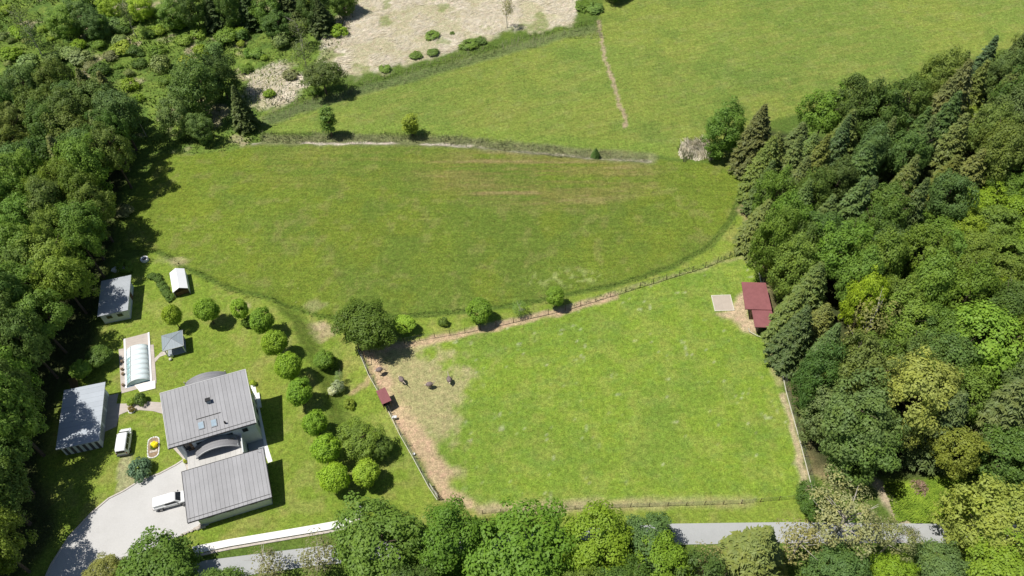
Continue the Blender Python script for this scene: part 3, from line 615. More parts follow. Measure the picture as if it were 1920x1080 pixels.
    # --- trees along the road at the bottom
    road = [('full', 287, 1080, 9, 6.0, (.062, .115, .022), 'broad dark green tree over the road mouth of the driveway', .6),
            ('broadleaf', 195, 1075, 6, 2.6, (.15, .17, .06), 'low olive tree at the left foot of the broad driveway tree', .6),
            ('sparse', 500, 1058, 6.5, 3.0, (.12, .13, .075), 'thin grey-green tree on the near side of the road, right of the driveway tree', .6),
            ('sparse', 598, 1042, 7.5, 3.0, (.12, .13, .075), 'thin grey-green tree half hidden by the big roadside tree', .6),
            ('full', 708, 1012, 12, 6.3, (.085, .150, .030), 'big green roadside tree left of the others, standing past the white wall end', .62),
            ('full', 842, 1008, 11.5, 4.7, (.070, .140, .020), 'narrower deep green roadside tree right of the big one', .62),
            ('full', 972, 1024, 12, 6.6, (.082, .160, .022), 'broad green roadside tree below the left half of the paddock', .62),
            ('full', 1124, 1020, 11.5, 5.2, (.125, .200, .022), 'brightest yellow-green roadside tree below the paddock', .62),
            ('full', 1216, 1010, 9, 3.6, (.065, .120, .045), 'bluish green tree between the yellow-green one and the open road', .6),
            ('broadleaf', 1235, 1065, 10, 4.0, (.11, .19, .022), 'green tree at the bottom edge right of the yellow-green one', .6),
            ('sparse', 1335, 1065, 5, 3.4, (.15, .155, .075), 'thin olive scrub tree under the open piece of road', .5),
            ('spruce', 1418, 1035, 15, 4.9, (.098, .130, .040), 'olive spruce with radiating drooping branches by the road', .5),
            ('sparse', 1500, 1020, 9, 3.6, (.17, .175, .09), 'pale thin birch between the spruce and the grey pine', .6),
            ('pine', 1588, 968, 13, 5.2, (.155, .175, .095), 'big grey-green pine with bare limbs over the road', .7),
            ('pine', 1678, 1008, 11, 3.0, (.13, .155, .075), 'smaller grey-green pine right of the big one', .7),
            ('broadleaf', 1525, 940, 6, 2.6, (.05, .10, .02), 'dark green tree at the lower right corner of the paddock', .6),
            ('broadleaf', 1568, 1075, 9, 3.8, (.07, .13, .045), 'bluish green tree at the bottom edge below the grey pine', .6),
            ('broadleaf', 1672, 1080, 8, 2.8, (.12, .20, .02), 'bright green tree low at the bottom edge right of the grey pine', .6),
            ('broadleaf', 1765, 1070, 9, 3.4, (.075, .125, .05), 'bluish green tree in front of the last open piece of road', .6),
            ('full', 1868, 968, 15, 5.8, (.158, .200, .050), 'huge olive-yellow tree at the lower right corner of the picture', .62),
            ('broadleaf', 1880, 1075, 12, 5.0, (.12, .19, .025), 'green tree at the very bottom right corner', .62),
            ('broadleaf', 420, 1110, 8, 3.6, (.08, .14, .03), 'green tree at the bottom edge casting a shadow over the road', .6)]
    for kd, u, v, h_, r_, col, lab, cr in road:
        t = tree('roadside_spruce' if kd == 'spruce' else 'roadside_pine' if kd == 'pine' else 'roadside_tree', kd, u, v, h_, r_, col, lab, 'tree', None, cr)
        TREES.append((t.location.x, t.location.y, r_ * 1.5))
    # --- landmark trees of the right-hand forest
    land = [('broadleaf', 1715, 735, 19, 5.8, YEL, 'pale yellow tree standing out in the lower right forest', .66),
            ('broadleaf', 1858, 655, 17, 6.6, (.105, .185, .028), 'bright green broad tree right of the pale yellow one', .64),
            ('spruce', 1760, 800, 17, 4.2, (.060, .092, .034), 'dark spruce at the right foot of the pale yellow tree', .45),
            ('spruce', 1882, 770, 20, 4.6, (.075, .105, .040), 'dark green spruce near the right edge below the bright broad tree', .5),
            ('full', 1622, 822, 14, 5.2, (.070, .122, .034), 'dark green tree overhanging the shaded clearing', .62),
            ('broadleaf', 1608, 778, 17, 5.6, (.078, .124, .045), 'bluish broad tree left of the pale yellow one', .64),
            ('full', 1566, 775, 13, 3.8, (.095, .135, .06), 'silvery grey-green tree at the forest edge beside the lower paddock', .62),
            ('broadleaf', 1788, 838, 12, 3.7, (.120, .150, .030), 'olive tree above the brush pile clearing', .62),
            ('full', 1895, 850, 12, 4.4, (.070, .128, .032), 'deep green tree right of the olive one at the clearing', .62),
            ('sparse', 1635, 605, 18, 3.8, (.13, .145, .055), 'olive birch with white limbs in the middle of the right forest', .68),
            ('broadleaf', 1625, 560, 18, 3.0, (.16, .235, .02), 'yellow-green tree just above the olive birch with white limbs', .68),
            ('full', 1360, 240, 13, 4.2, (.080, .150, .030), 'leafy green tree at the far left tip of the right-hand forest', .55),
            ('spruce', 1417, 262, 16, 3.9, (.080, .098, .038), 'brownish spruce second from the left tip of the right-hand forest', .46),
            ('broadleaf', 1545, 212, 16, 4.6, (.10, .18, .03), 'rounded bright tree at the upper edge of the forest by the meadow', .66),
            ('spruce', 1778, 200, 22, 5.0, (.088, .108, .042), 'tall brownish spruce above the dark gap in the upper forest', .5),
            ('spruce', 1838, 130, 17, 3.6, (.050, .088, .042), 'dark pointed spruce at the upper rim of the forest against the meadow', .5),
            ('broadleaf', 1815, 235, 10, 3.0, (.16, .22, .05), 'light yellowish tree right of the dark gap in the upper forest', .6)]
    for kd, u, v, h_, r_, col, lab, cr in land:
        t = tree('forest_spruce' if kd == 'spruce' else 'forest_birch' if kd == 'sparse' else 'forest_tree', kd, u, v, h_, r_, col, lab, 'tree', None, cr)
        TREES.append((t.location.x, t.location.y, r_ * 1.35))
    # --- the body of the right-hand forest: pick kinds and tones by place
    tone = {'dark': (DK, SPR), 'olive': (OLI, SPO), 'bluish': (BLUE, SPB), 'mid green': (MID, (.075, .11, .036)), 'bright': (BRI, BRI)}
    def zone(name, poly, zc, n, mind, seed, hts, wids, mix, where, cr=.64):
        def put(p, rng, k):
            kd, tn = rng.choice(mix); h_ = rng.uniform(*hts); r_ = rng.uniform(*wids)
            col = tone[tn][1 if kd == 'spruce' else 0]; jit = rng.uniform(.85, 1.15)
            col = (col[0] * jit * rng.uniform(.9, 1.15), col[1] * jit, col[2] * jit * rng.uniform(.85, 1.2))
            if kd == 'spruce': r_ *= .95; h_ *= .97
            sp = 'spruce' if kd == 'spruce' else 'broadleaf tree'; big = ''
            lab = '%s %s %s' % (tn, sp, where)
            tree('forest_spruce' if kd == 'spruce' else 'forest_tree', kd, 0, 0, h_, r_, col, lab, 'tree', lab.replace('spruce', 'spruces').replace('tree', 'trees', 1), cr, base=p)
        c = scatter(poly, zc, n, mind, seed, put); print('zone', name, c)
    B, S = 'broadleaf', 'spruce'
    zone('edge', [(1415,300),(1500,262),(1545,330),(1500,420),(1525,560),(1560,700),(1590,760),(1555,770),(1512,680),(1480,600),(1468,520),(1440,455),(1425,380)], 8, 80, 4.3, 1, (13, 18), (3.2, 4.3), [(S,'mid green'),(S,'dark'),('full','dark'),('full','mid green'),('full','mid green'),(S,'olive')], 'on the left edge of the right forest')
    zone('upper', [(1440,270),(1560,215),(1640,225),(1750,160),(1920,110),(2080,70),(2080,330),(1840,330),(1760,410),(1660,450),(1540,420),(1500,330)], 9, 110, 4.6, 2, (15, 20), (3.4, 4.8), [(S,'olive'),(S,'dark'),(B,'bluish'),(B,'dark'),(S,'mid green'),(B,'olive')], 'in the upper right forest')
    zone('bright', [(1740,300),(2080,280),(2080,560),(1900,560),(1800,540),(1700,480),(1660,420),(1760,390)], 6.5, 90, 4.6, 3, (8.5, 12), (3.2, 4.6), [(B,'bright'),(B,'bright'),(B,'bright'),(B,'mid green')], 'in the sunny young stand at right')
    zone('middle', [(1500,420),(1680,450),(1800,550),(2080,560),(2080,800),(1800,780),(1640,770),(1560,760),(1530,620)], 9, 110, 4.7, 4, (14, 18.5), (3.6, 4.9), [(B,'bluish'),(B,'dark'),(B,'mid green'),(S,'dark'),(B,'olive'),(B,'mid green')], 'in the lower right forest')
    zone('fill', [(1545,730),(1700,760),(2080,780),(2080,850),(1900,820),(1700,790),(1560,800)], 8, 40, 4.3, 5, (11, 15), (3.2, 4.4), [(B,'dark'),(B,'mid green'),(B,'bluish')], 'on the bottom rim of the right forest')
    # --- left-hand wood
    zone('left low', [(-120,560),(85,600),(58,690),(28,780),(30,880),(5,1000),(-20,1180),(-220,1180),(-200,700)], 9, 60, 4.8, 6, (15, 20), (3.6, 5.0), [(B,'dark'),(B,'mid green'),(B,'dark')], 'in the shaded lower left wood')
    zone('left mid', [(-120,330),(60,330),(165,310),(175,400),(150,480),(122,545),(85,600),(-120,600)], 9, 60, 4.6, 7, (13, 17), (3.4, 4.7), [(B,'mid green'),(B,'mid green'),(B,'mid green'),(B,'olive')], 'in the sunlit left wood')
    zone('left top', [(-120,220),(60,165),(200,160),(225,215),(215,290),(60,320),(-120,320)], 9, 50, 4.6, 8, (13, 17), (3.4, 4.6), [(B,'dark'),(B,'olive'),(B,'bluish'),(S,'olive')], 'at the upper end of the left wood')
    zone('bottom', [(520,1120),(700,1100),(1100,1110),(1500,1110),(2000,1110),(2000,1230),(520,1230)], 7, 40, 5.2, 9, (9, 12), (3.6, 4.8), [(B,'mid green'),(B,'dark')], 'along the bottom edge below the road', .6)
# ------------------------------------------------------------------ flat surfaces on the ground
DRIVE = PP([(345,862),(300,889),(262,903),(232,922),(205,935),(172,963),(130,1008),(98,1058),(75,1110),(60,1150),(150,1150),(190,1088),(235,1050),(300,1020),(345,1002),(392,984),(360,950),(355,900)])
WALK = PP([(322,838),(345,862),(356,900),(372,880),(352,830),(330,826)])
ROADL = [(330,1068),(385,1051),(470,1040),(600,1024),(800,1008),(1000,996),(1255,982),(1480,979),(1740,982),(2000,985),(2300,990)]
ROADR = [(330,1104),(385,1087),(470,1078),(600,1059),(800,1047),(1000,1034),(1280,1021),(1480,1018),(1725,1018),(2000,1022),(2300,1030)]
ROAD = PP([(-200,1190),(60,1150)] + ROADL) + PP((ROADR[::-1] + [(60,1190),(-200,1240)]))
PATH1 = PP([(218,757),(240,757),(262,752),(306,755),(312,778),(288,771),(262,769),(238,772),(224,778),(218,800),(190,812),(190,745),(222,738)])
DECK = PP([(222.5,655),(232,653.5),(231.1,635.9),(279.3,623.7),(281,647),(288,646),(293.5,718),(286,722),(227.4,737.8)])
SLABP = PP([(252,722),(292,714),(292,729),(263,736)])
STEP = PP([(289,673),(302,660),(313,658),(314,664),(300,669),(291,679)])
APRON = PP([(470,722),(478,720),(500,830),(511,865),(503,868),(496,850),(480,790)])
FLAT = [DRIVE, WALK, ROAD, PATH1, DECK]

def sheet(name, poly, z, mat, label, cat='paving', thick=.1):
    o = MB().prism(poly, z - thick, z).build(name, mat); return tag(o, label, cat, kind='structure')
def frame_pts(poly):  return poly
def along(pts, step):
    out = []; 
    for (a, b) in zip(pts[:-1], pts[1:]):
        d = math.hypot(b[0] - a[0], b[1] - a[1]); n = max(1, round(d / step))
        out += [(a[0] + (b[0] - a[0]) * i / n, a[1] + (b[1] - a[1]) * i / n) for i in range(n)]
    return out + [pts[-1]]
def strip(mb, pts, wid, z0, z1):
    for a, b in zip(pts[:-1], pts[1:]):
        d = Vector((b[0] - a[0], b[1] - a[1])); d.normalize(); nx, ny = -d.y * wid / 2, d.x * wid / 2
        q = [(a[0] + nx, a[1] + ny), (a[0] - nx, a[1] - ny), (b[0] - nx, b[1] - ny), (b[0] + nx, b[1] + ny)]
        mb.prism(q, z0, z1)
    return mb

def setting():
    sheet('driveway', DRIVE, .040, M['drive'], 'pale grey gravel driveway sweeping from the garage to the road', 'driveway')
    sheet('walkway', WALK, .048, M['paving'], 'beige walkway at the left wall of the house', 'path')
    o = sheet('road', ROAD, .030, M['asphalt'], 'narrow grey asphalt road under the roadside trees', 'road')
    sheet('path', PATH1, .044, M['paving'], 'pale paved path between the long shed and the house', 'path')
    dk = sheet('pool_deck', DECK, .04, M['paving'], 'pinkish paved deck around the covered pool', 'paving')
    sheet('stone_path', STEP, .02, M['stone'], 'short flagstone path from the pool deck to the pavilion', 'path')
    sheet('house_apron', APRON, .03, M['coping'], 'pale slab strip along the right wall of the house', 'paving')
    # kerbs of the driveway
    K = PP([(345,862),(330,872),(300,888),(262,902),(232,921),(204,935),(171,963),(129,1008),(97,1058),(80,1095)])
    k = strip(MB(), K, .22, 0, .16).build('kerb', M['kerb']); tag(k, 'beige kerb stones along the upper left side of the driveway', 'kerb', kind='structure')
    # long white-capped retaining wall between lawn and road
    W = PP([(362,1027),(430,1013),(520,998),(590,986),(640,977),(655,972)]); Wb = PP([(366,1040),(432,1026),(520,1011),(592,999),(640,991),(662,980)])
    t = thing('garden_wall', 'long low white-topped garden wall between the lawn and the road', 'wall', (0, 0, 0))
    for i in range(len(W) - 1):
        pass
    MB().prism(W + Wb[::-1], .0, .38).build('wall_cap', M['walltop'], t)
    S = [(a[0] + .05, a[1] - .25) for a in Wb]; strip(MB(), S, .32, -.1, .22).build('stone_footing', M['stone'], t)
    # stones at the wall end
    rg = random.Random(3)
    for i, (u, v, r) in enumerate([(672,947,.42),(677,952,.38),(670,955,.42),(675,962,.5),(678,969,.4),(668,966,.45),(671,975,.4)]):
        x, y = P(u, v); o = MB().blob((0, 0, r * .35), (r, r * .8, r * .6), rg, .18, 8, 6).build('boulder', M['coping' if i % 2 else 'stone'])
        o.location = (x, y, 0); tag(o, 'pale boulder at the right end of the white garden wall', 'rock', 'boulders at the end of the garden wall')
    for i, (u, v, r) in enumerate([(341,1004,.22),(347,1001,.25),(353,998,.22),(360,996,.26),(366,992,.3),(372,991,.4),(379,989,.35),(376,985,.3),(383,988,.3)]):
        x, y = P(u, v); o = MB().blob((0, 0, r * .35), (r, r * .8, r * .6), rg, .18, 8, 6).build('boulder', M['stone'])
        o.location = (x, y, .04); tag(o, 'pale edging stone below the lower left corner of the garage', 'rock', 'edging stones by the garage corner')

def house():
    x, y = -46.8, 62.9
    h = thing('house', 'big house with a grey seamed pitched roof, arched dormers and two small roof windows', 'house', (x, y, 0), math.radians(17))
    zt, zb, yt, yb = 8.06, 5.84, 4.28, -4.30          # roof edges: back (high) and front (low)
    zz = lambda yy: zb + (zt - zb) * (yy - yb) / (yt - yb)
    def slab(mb, x0, x1, y0, y1, t, off=0):
        return mb.hexa([(x0, y0, zz(y0) - t + off), (x1, y0, zz(y0) - t + off), (x1, y1, zz(y1) - t + off), (x0, y1, zz(y1) - t + off)],
                       [(x0, y0, zz(y0) + off), (x1, y0, zz(y0) + off), (x1, y1, zz(y1) + off), (x0, y1, zz(y1) + off)])
    r = slab(MB(), -6.38, 6.38, yb, yt, .22).build('roof', M['roof'], h)
    tr = MB()
    slab(tr, -6.47, -6.38, yb - .08, yt + .08, .3, .05); slab(tr, 6.38, 6.47, yb - .08, yt + .08, .3, .05)
    slab(tr, -6.38, 6.38, yt, yt + .08, .3, .05); tr.build('roof_trim', M['roof_edge'], r)
    sm = MB()
    for i in range(21): slab(sm, -6.2 + i * .62, -6.2 + i * .62 + .035, yb + .02, yt - .02, .0, .035)
    for i in range(21): pass
    sm = MB()
    for i in range(20):
        xx = -6.18 + i * .62; sm.hexa([(xx, yb, zz(yb)), (xx + .03, yb, zz(yb)), (xx + .03, yt, zz(yt)), (xx, yt, zz(yt))], [(xx, yb, zz(yb) + .035), (xx + .03, yb, zz(yb) + .035), (xx + .03, yt, zz(yt) + .035), (xx, yt, zz(yt) + .035)])
    sm.build('roof_seams', M['roof'], r)
    gt = MB(); slab(gt, -6.3, 6.3, yb + .42, yb + .47, .0, .055); gt2 = MB(); gt2.hexa([(-6.3, yb + .42, zz(yb + .42)), (6.3, yb + .42, zz(yb + .42)), (6.3, yb + .46, zz(yb + .46)), (-6.3, yb + .46, zz(yb + .46))], [(-6.3, yb + .42, zz(yb + .42) + .07), (6.3, yb + .42, zz(yb + .42) + .07), (6.3, yb + .46, zz(yb + .46) + .07), (-6.3, yb + .46, zz(yb + .46) + .07)])
    gt2.build('snow_guard', M['dark'], r)
    MB().tube([(-6.4, yb - .09, zb - .1), (6.4, yb - .09, zb - .1)], .08, 6).build('gutter', M['dark'], h)
    for sx, sy in ((-1.36, -2.45), (.49, -2.65)):
        a = math.atan2(zt - zb, yt - yb)
        s = MB().box(-.45, .45, -.6, .6, 0, .12).build('skylight', M['frame'], r); s.location = (sx, sy + .1, zz(sy + .1)); s.rotation_euler = (a, 0, 0)
        MB().box(-.37, .37, -.5, .5, .115, .14).build('pane', M['skylight'], s)
    # flashing panel, rail above the roof windows, chimney and vent
    fl = MB(); slab(fl, -2.2, 1.9, -3.35, -1.35, .0, .0)
    MB().hexa([(-1.9, -1.30, zz(-1.3)), (1.7, -1.30, zz(-1.3)), (1.7, -1.26, zz(-1.26)), (-1.9, -1.26, zz(-1.26))], [(-1.9, -1.30, zz(-1.3) + .12), (1.7, -1.30, zz(-1.3) + .12), (1.7, -1.26, zz(-1.26) + .12), (-1.9, -1.26, zz(-1.26) + .12)]).build('snow_rail', M['dark'], r)
    ch = MB().box(-.02, .62, .62, 1.12, zz(1.1) - .6, zz(1.1) + .55).build('chimney', M['wall_grey'], r)
    MB().box(-.08, .68, .56, 1.18, zz(1.1) + .553, zz(1.1) + .65).build('chimney_cap', M['dark'], ch)
    MB().tube([(2.1, -3.1, zz(-3.1) - .1), (2.1, -3.1, zz(-3.1) + .55)], .13, 8).build('vent_pipe', M['dark'], r)
    # body
    MB().hexa([(-5.6, -3.75, 0), (5.95, -3.75, 0), (5.95, 3.95, 0), (-5.6, 3.95, 0)], [(-5.6, -3.75, zz(-3.75) - .24), (5.95, -3.75, zz(-3.75) - .24), (5.95, 3.95, zz(3.95) - .24), (-5.6, 3.95, zz(3.95) - .24)]).build('walls', M['wall'], h)
    def win(x0, x1, y0, z0, z1, side='s'):
        f = MB(); g = MB()
        if side == 's': f.box(x0, x1, y0 - .05, y0 + .003, z0, z1); g.box(x0 + .06, x1 - .06, y0 - .062, y0 - .05, z0 + .06, z1 - .06)
        else: f.box(y0 - .003, y0 + .05, x0, x1, z0, z1); g.box(y0 + .05, y0 + .062, x0 + .06, x1 - .06, z0 + .06, z1 - .06)
        o = f.build('window', M['frame'], h); g.build('pane', M['glass'], o)
    win(3.9, 4.75, -3.753, 3.5, 4.5); win(-5.2, -3.8, -3.753, 3.2, 4.8)
    win(-2.9, 2.5, -3.753, 3.0, 4.35)
    for yy in (-2.2, .2, 2.3): win(yy, yy + 1.1, 5.953, 3.4, 4.7, 'e'); win(yy, yy + 1.1, 5.953, .9, 2.1, 'e')
    # arched dormer over the terrace
    def vault(name, x0, x1, y0, y1, z0, rise, parent, t=.14, mat='vault', n=18):
        vs = []; cx, hw = (x0 + x1) / 2, (x1 - x0) / 2; R = (hw * hw + rise * rise) / (2 * rise); ang = math.asin(hw / R)
        for i in range(n + 1):
            a = -ang + 2 * ang * i / n
            for rr in (R, R - t):
                xx = cx + rr * math.sin(a); z_ = z0 + rise - R + rr * math.cos(a)
                vs += [(xx, y0, z_), (xx, y1, z_)]
        fs = []
        for i in range(n):
            a = i * 4; b = a + 4
            fs += [(a, b, b + 1, a + 1), (a + 2, a + 3, b + 3, b + 2), (a, a + 2, b + 2, b), (a + 1, b + 1, b + 3, a + 3)]
        fs += [(0, 1, 3, 2), (n * 4, n * 4 + 2, n * 4 + 3, n * 4 + 1)]
        return MB().add(vs, fs).build(name, M[mat], parent)
    v = vault('arched_dormer', -3.35, 2.95, -5.75, -3.72, 3.35, 1.30, h)
    vault('rim', -3.41, 3.01, -5.83, -5.752, 3.35, 1.37, v, .22, 'roof_edge')
    MB().box(-3.3, -3.12, -5.6, -5.4, 2.85, 3.45).build('dormer_post', M['wall'], h); MB().box(2.72, 2.9, -5.6, -5.4, 2.85, 3.45).build('dormer_post', M['wall'], h)
    MB().box(-2.9, 2.5, -4.72, -4.62, 2.88, 4.2).build('dormer_glazing', M['glass'], h)
    v2 = vault('arched_canopy', -3.5, 2.9, 3.98, 7.0, 5.35, 1.3, h)
    MB().tube([(-3.45, 6.9, 0), (-3.45, 6.9, 5.9)], .07, 6).build('canopy_post', M['rail'], h); MB().tube([(2.85, 6.9, 0), (2.85, 6.9, 5.9)], .07, 6).build('canopy_post', M['rail'], h)
    # terrace block linking house and garage
    MB().box(-4.65, 3.45, -7.2, -3.76, 0, 2.62).build('link_wall', M['wall'], h)
    MB().box(-4.75, 3.55, -7.25, -3.757, 2.62, 2.84).build('terrace_slab', M['slab'], h)
    MB().box(3.45, 3.58, -7.2, -3.9, 2.84, 3.55).build('parapet', M['wall'], h)
    MB().box(3.6, 5.95, -6.9, -3.76, 0, .12).build('courtyard_floor', M['wall_grey'], h)
    MB().box(-5.0, -4.66, -4.2, -3.75, 0, 5.2).build('corner_pier', M['wall'], h)
    d = MB().box(-4.4, -3.45, -3.81, -3.757, 2.84, 4.95).build('door', M['wood'], h); MB().box(-3.62, -3.56, -3.85, -3.81, 3.8, 3.95).build('handle', M['roof_edge'], d)
    MB().box(5.96, 6.5, 2.2, 5.0, 0, .35).build('side_steps', M['coping'], h)

def garage():
    g = thing('garage', 'garage with a grey seamed roof and three slit windows, in front of the bigger house', 'garage', (-42.85, 51.96, 0), math.radians(16.5))
    zt, zb, yt, yb = 4.0, 2.78, 3.83, -3.82; X = 5.93
    zz = lambda yy: zb + (zt - zb) * (yy - yb) / (yt - yb)
    r = MB().hexa([(-X, yb, zb - .2), (X, yb, zb - .2), (X, yt, zt - .2), (-X, yt, zt - .2)], [(-X, yb, zb), (X, yb, zb), (X, yt, zt), (-X, yt, zt)]).build('roof', M['roof'], g)
    sm = MB()
    for i in range(19):
        xx = -5.58 + i * .62; sm.hexa([(xx, yb, zb), (xx + .03, yb, zb), (xx + .03, yt, zt), (xx, yt, zt)], [(xx, yb, zb + .035), (xx + .03, yb, zb + .035), (xx + .03, yt, zt + .035), (xx, yt, zt + .035)])
    sm.build('roof_seams', M['roof'], r)
    q = [yb + .45, yb + .49]; MB().hexa([(-5.85, q[0], zz(q[0])), (5.85, q[0], zz(q[0])), (5.85, q[1], zz(q[1])), (-5.85, q[1], zz(q[1]))], [(-5.85, q[0], zz(q[0]) + .07), (5.85, q[0], zz(q[0]) + .07), (5.85, q[1], zz(q[1]) + .07), (-5.85, q[1], zz(q[1]) + .07)]).build('snow_guard', M['dark'], r)
    tr = MB(); 
    for x0, x1 in ((-X - .07, -X), (X, X + .07)): tr.hexa([(x0, yb, zb - .24), (x1, yb, zb - .24), (x1, yt, zt - .24), (x0, yt, zt - .24)], [(x0, yb, zb + .04), (x1, yb, zb + .04), (x1, yt, zt + .04), (x0, yt, zt + .04)])
    tr.box(-X - .07, X + .07, yt, yt + .07, zt - .24, zt + .04); tr.build('roof_trim', M['dark'], r)
    MB().tube([(-X, yb - .08, zb - .08), (X, yb - .08, zb - .08)], .07, 6).build('gutter', M['dark'], g)
    MB().hexa([(-4.8, -3.45, 0), (5.4, -3.45, 0), (5.4, 3.5, 0), (-4.8, 3.5, 0)], [(-4.8, -3.45, zz(-3.45) - .21), (5.4, -3.45, zz(-3.45) - .21), (5.4, 3.5, zz(3.5) - .21), (-4.8, 3.5, zz(3.5) - .21)]).build('walls', M['wall'], g)
    for x0 in (-3.55, -.75, 2.6):
        o = MB().box(x0, x0 + 1.05, -3.50, -3.453, 1.72, 2.15).build('window', M['frame'], g); MB().box(x0 + .05, x0 + 1.0, -3.512, -3.50, 1.77, 2.1).build('pane', M['glass'], o)
    for y0 in (-2.9, .3):
        o = MB().box(-4.86, -4.803, y0, y0 + 2.6, .05, 2.25).build('garage_door', M['white'], g); MB().box(-4.9, -4.86, y0 + 1.2, y0 + 1.4, 1.0, 1.08).build('handle', M['dark'], o)
    MB().tube([(5.2, 3.3, 3.7), (5.2, 3.3, 4.6)], .03, 5).build('aerial', M['roof_edge'], g)

def sheds():
    s = thing('storage_shed', 'square shed with a pale corrugated roof and two windows, half shaded by the wood', 'shed', (-70.7, 89.8, 0), math.radians(12.3))
    MB().hexa([(-2.62, -4.18, 2.55), (2.55, -4.18, 2.60), (2.70, 4.05, 2.86), (-2.55, 4.05, 2.78)], [(-2.62, -4.18, 2.67), (2.55, -4.18, 2.76), (2.70, 4.05, 3.0), (-2.55, 4.05, 2.9)]).build('roof', M['corr'], s)
    MB().box(-2.42, 2.0, -3.75, 3.9, 0, 2.56).build('walls', M['wall'], s)
    for x0 in (-1.55, .25):
        o = MB().box(x0, x0 + .95, -3.80, -3.753, 1.1, 1.9).build('window', M['frame'], s); MB().box(x0 + .06, x0 + .89, -3.812, -3.80, 1.16, 1.84).build('pane', M['glass'], o)
    d = MB().box(2.003, 2.05, .5, 1.5, .05, 2.1).build('door', M['wood'], s); MB().box(2.05, 2.09, 1.3, 1.36, 1.0, 1.15).build('handle', M['dark'], d)
    s = thing('long_shed', 'long shed with a pale panelled roof mostly in tree shade and a striped end wall', 'shed', (-68.35, 65.2, 0), math.radians(11.5))
    MB().hexa([(-3.4, -5.4, 2.65), (3.0, -5.4, 2.65), (3.0, 5.42, 2.95), (-3.4, 5.42, 2.95)], [(-3.4, -5.4, 2.8), (3.0, -5.4, 2.8), (3.0, 5.42, 3.1), (-3.4, 5.42, 3.1)]).build('roof', M['panel'], s)
    MB().hexa([(-3.1, -4.9, 0), (2.35, -4.9, 0), (2.35, 5.2, 0), (-3.1, 5.2, 0)], [(-3.1, -4.9, 2.66), (2.35, -4.9, 2.66), (2.35, 5.2, 2.93), (-3.1, 5.2, 2.93)]).build('walls', M['wall'], s)
    for i in range(6):
        x0 = -2.75 + i * .92; MB().box(x0, x0 + .42, -4.96, -4.903, .1, 2.6).build('dark_panel', M['grey_plastic'], s)
    for y0 in (-3.9, -.9, 2.1):
        o = MB().box(2.353, 2.40, y0, y0 + 2.4, .05, 2.35).build('shed_door', M['wall_grey'], s); MB().box(2.40, 2.44, y0 + 1.1, y0 + 1.3, 1.0, 1.06).build('handle', M['dark'], o)
    # white ridge tent
    t = thing('white_tent', 'small white ridge-roofed tent shelter with an open dark front', 'tent', (-60.65, 93.7, 0), math.radians(20.5))
    W, L, ze, zr = 1.34, 2.58, 1.6, 2.35
    m = MB(); m.hexa([(-W, -L, ze - .03), (0, -L, zr - .03), (0, L, zr - .03), (-W, L, ze - .03)], [(-W, -L, ze), (0, -L, zr), (0, L, zr), (-W, L, ze)])
    m.hexa([(0, -L, zr - .03), (W, -L, ze - .03), (W, L, ze - .03), (0, L, zr - .03)], [(0, -L, zr), (W, -L, ze), (W, L, ze), (0, L, zr)]); m.build('tent_roof', M['white'], t)
    MB().box(-W + .05, -W + .08, -L + .1, L - .05, 0, ze).build('side_wall', M['white'], t); MB().box(W - .08, W - .05, -L + .1, L - .05, 0, ze).build('side_wall', M['white'], t)
    MB().box(-W + .08, W - .08, L - .08, L - .05, 0, ze).build('back_wall', M['white'], t)
    MB().box(-W + .15, W - .15, -L + .4, L - .2, 0.0, .9).build('stored_goods', M['wood'], t)
    for sx in (-1, 1): MB().tube([(sx * (W - .06), -L + .04, 0), (sx * (W - .06), -L + .04, ze)], .035, 6).build('tent_pole', M['roof_edge'], t)
    # pavilion
    p = thing('pavilion', 'small square pavilion with a blue-grey hipped roof beside the pool', 'pavilion', (-58.1, 79.62, 0), math.radians(17))
    h = 1.74; m = MB(); top = (0, 0, 2.75); c = [(-h, -h, 2.15), (h, -h, 2.15), (h, h, 2.15), (-h, h, 2.15)]
    for i in range(4): m.poly([c[i], c[(i + 1) % 4], top])
    m.poly(c[::-1]); r = m.build('hipped_roof', M['pav'], p)
    rd = MB()
    for q in c: rd.tube([q, top], .035, 5)
    rd.build('ridge_cap', M['vault'], r); MB().box(-h, h, -h - .05, -h - .002, 2.05, 2.17).box(h + .002, h + .05, -h, h, 2.05, 2.17).build('fascia', M['roof_edge'], p)
    for sx in (-1, 1):
        for sy in (-1, 1): MB().box(sx * 1.45 - .07, sx * 1.45 + .07, sy * 1.45 - .07, sy * 1.45 + .07, 0, 2.16).build('post', M['wall'], p)
    MB().box(-1.5, 1.5, -1.5, 1.5, 0, .08).build('floor', M['wall_grey'], p); MB().box(-1.38, 1.38, 1.4, 1.5, .08, 2.1).build('back_panel', M['wall_grey'], p)
    MB().box(-1.1, -.6, -1.7, -1.46, 0, .5).build('planter', M['coping'], p)
    o = MB().blob((0, 0, .25), (.28, .28, .25)).build('garden_ball', M['rail'], None, True); o.location = (*P(320.5, 675), 0); tag(o, 'pale round stone ball on the lawn in front of the pavilion', 'garden ornament')
    # red-roofed shelters of the paddock
    s = thing('feed_shelter', 'small red-roofed feed shelter on the left paddock fence', 'shelter', (-21.23, 66.9, 0), math.radians(25.5 + 0))
    MB().hexa([(-.78, -1.36, 1.78), (.78, -1.36, 1.78), (.78, 1.36, 1.92), (-.78, 1.36, 1.92)], [(-.78, -1.36, 1.86), (.78, -1.36, 1.86), (.78, 1.36, 2.0), (-.78, 1.36, 2.0)]).build('roof', M['red'], s)
    for sx in (-1, 1):
        for sy in (-1, 1): MB().box(sx * .6 - .05, sx * .6 + .05, sy * 1.2 - .05, sy * 1.2 + .05, 0, 1.8).build('post', M['wood'], s)
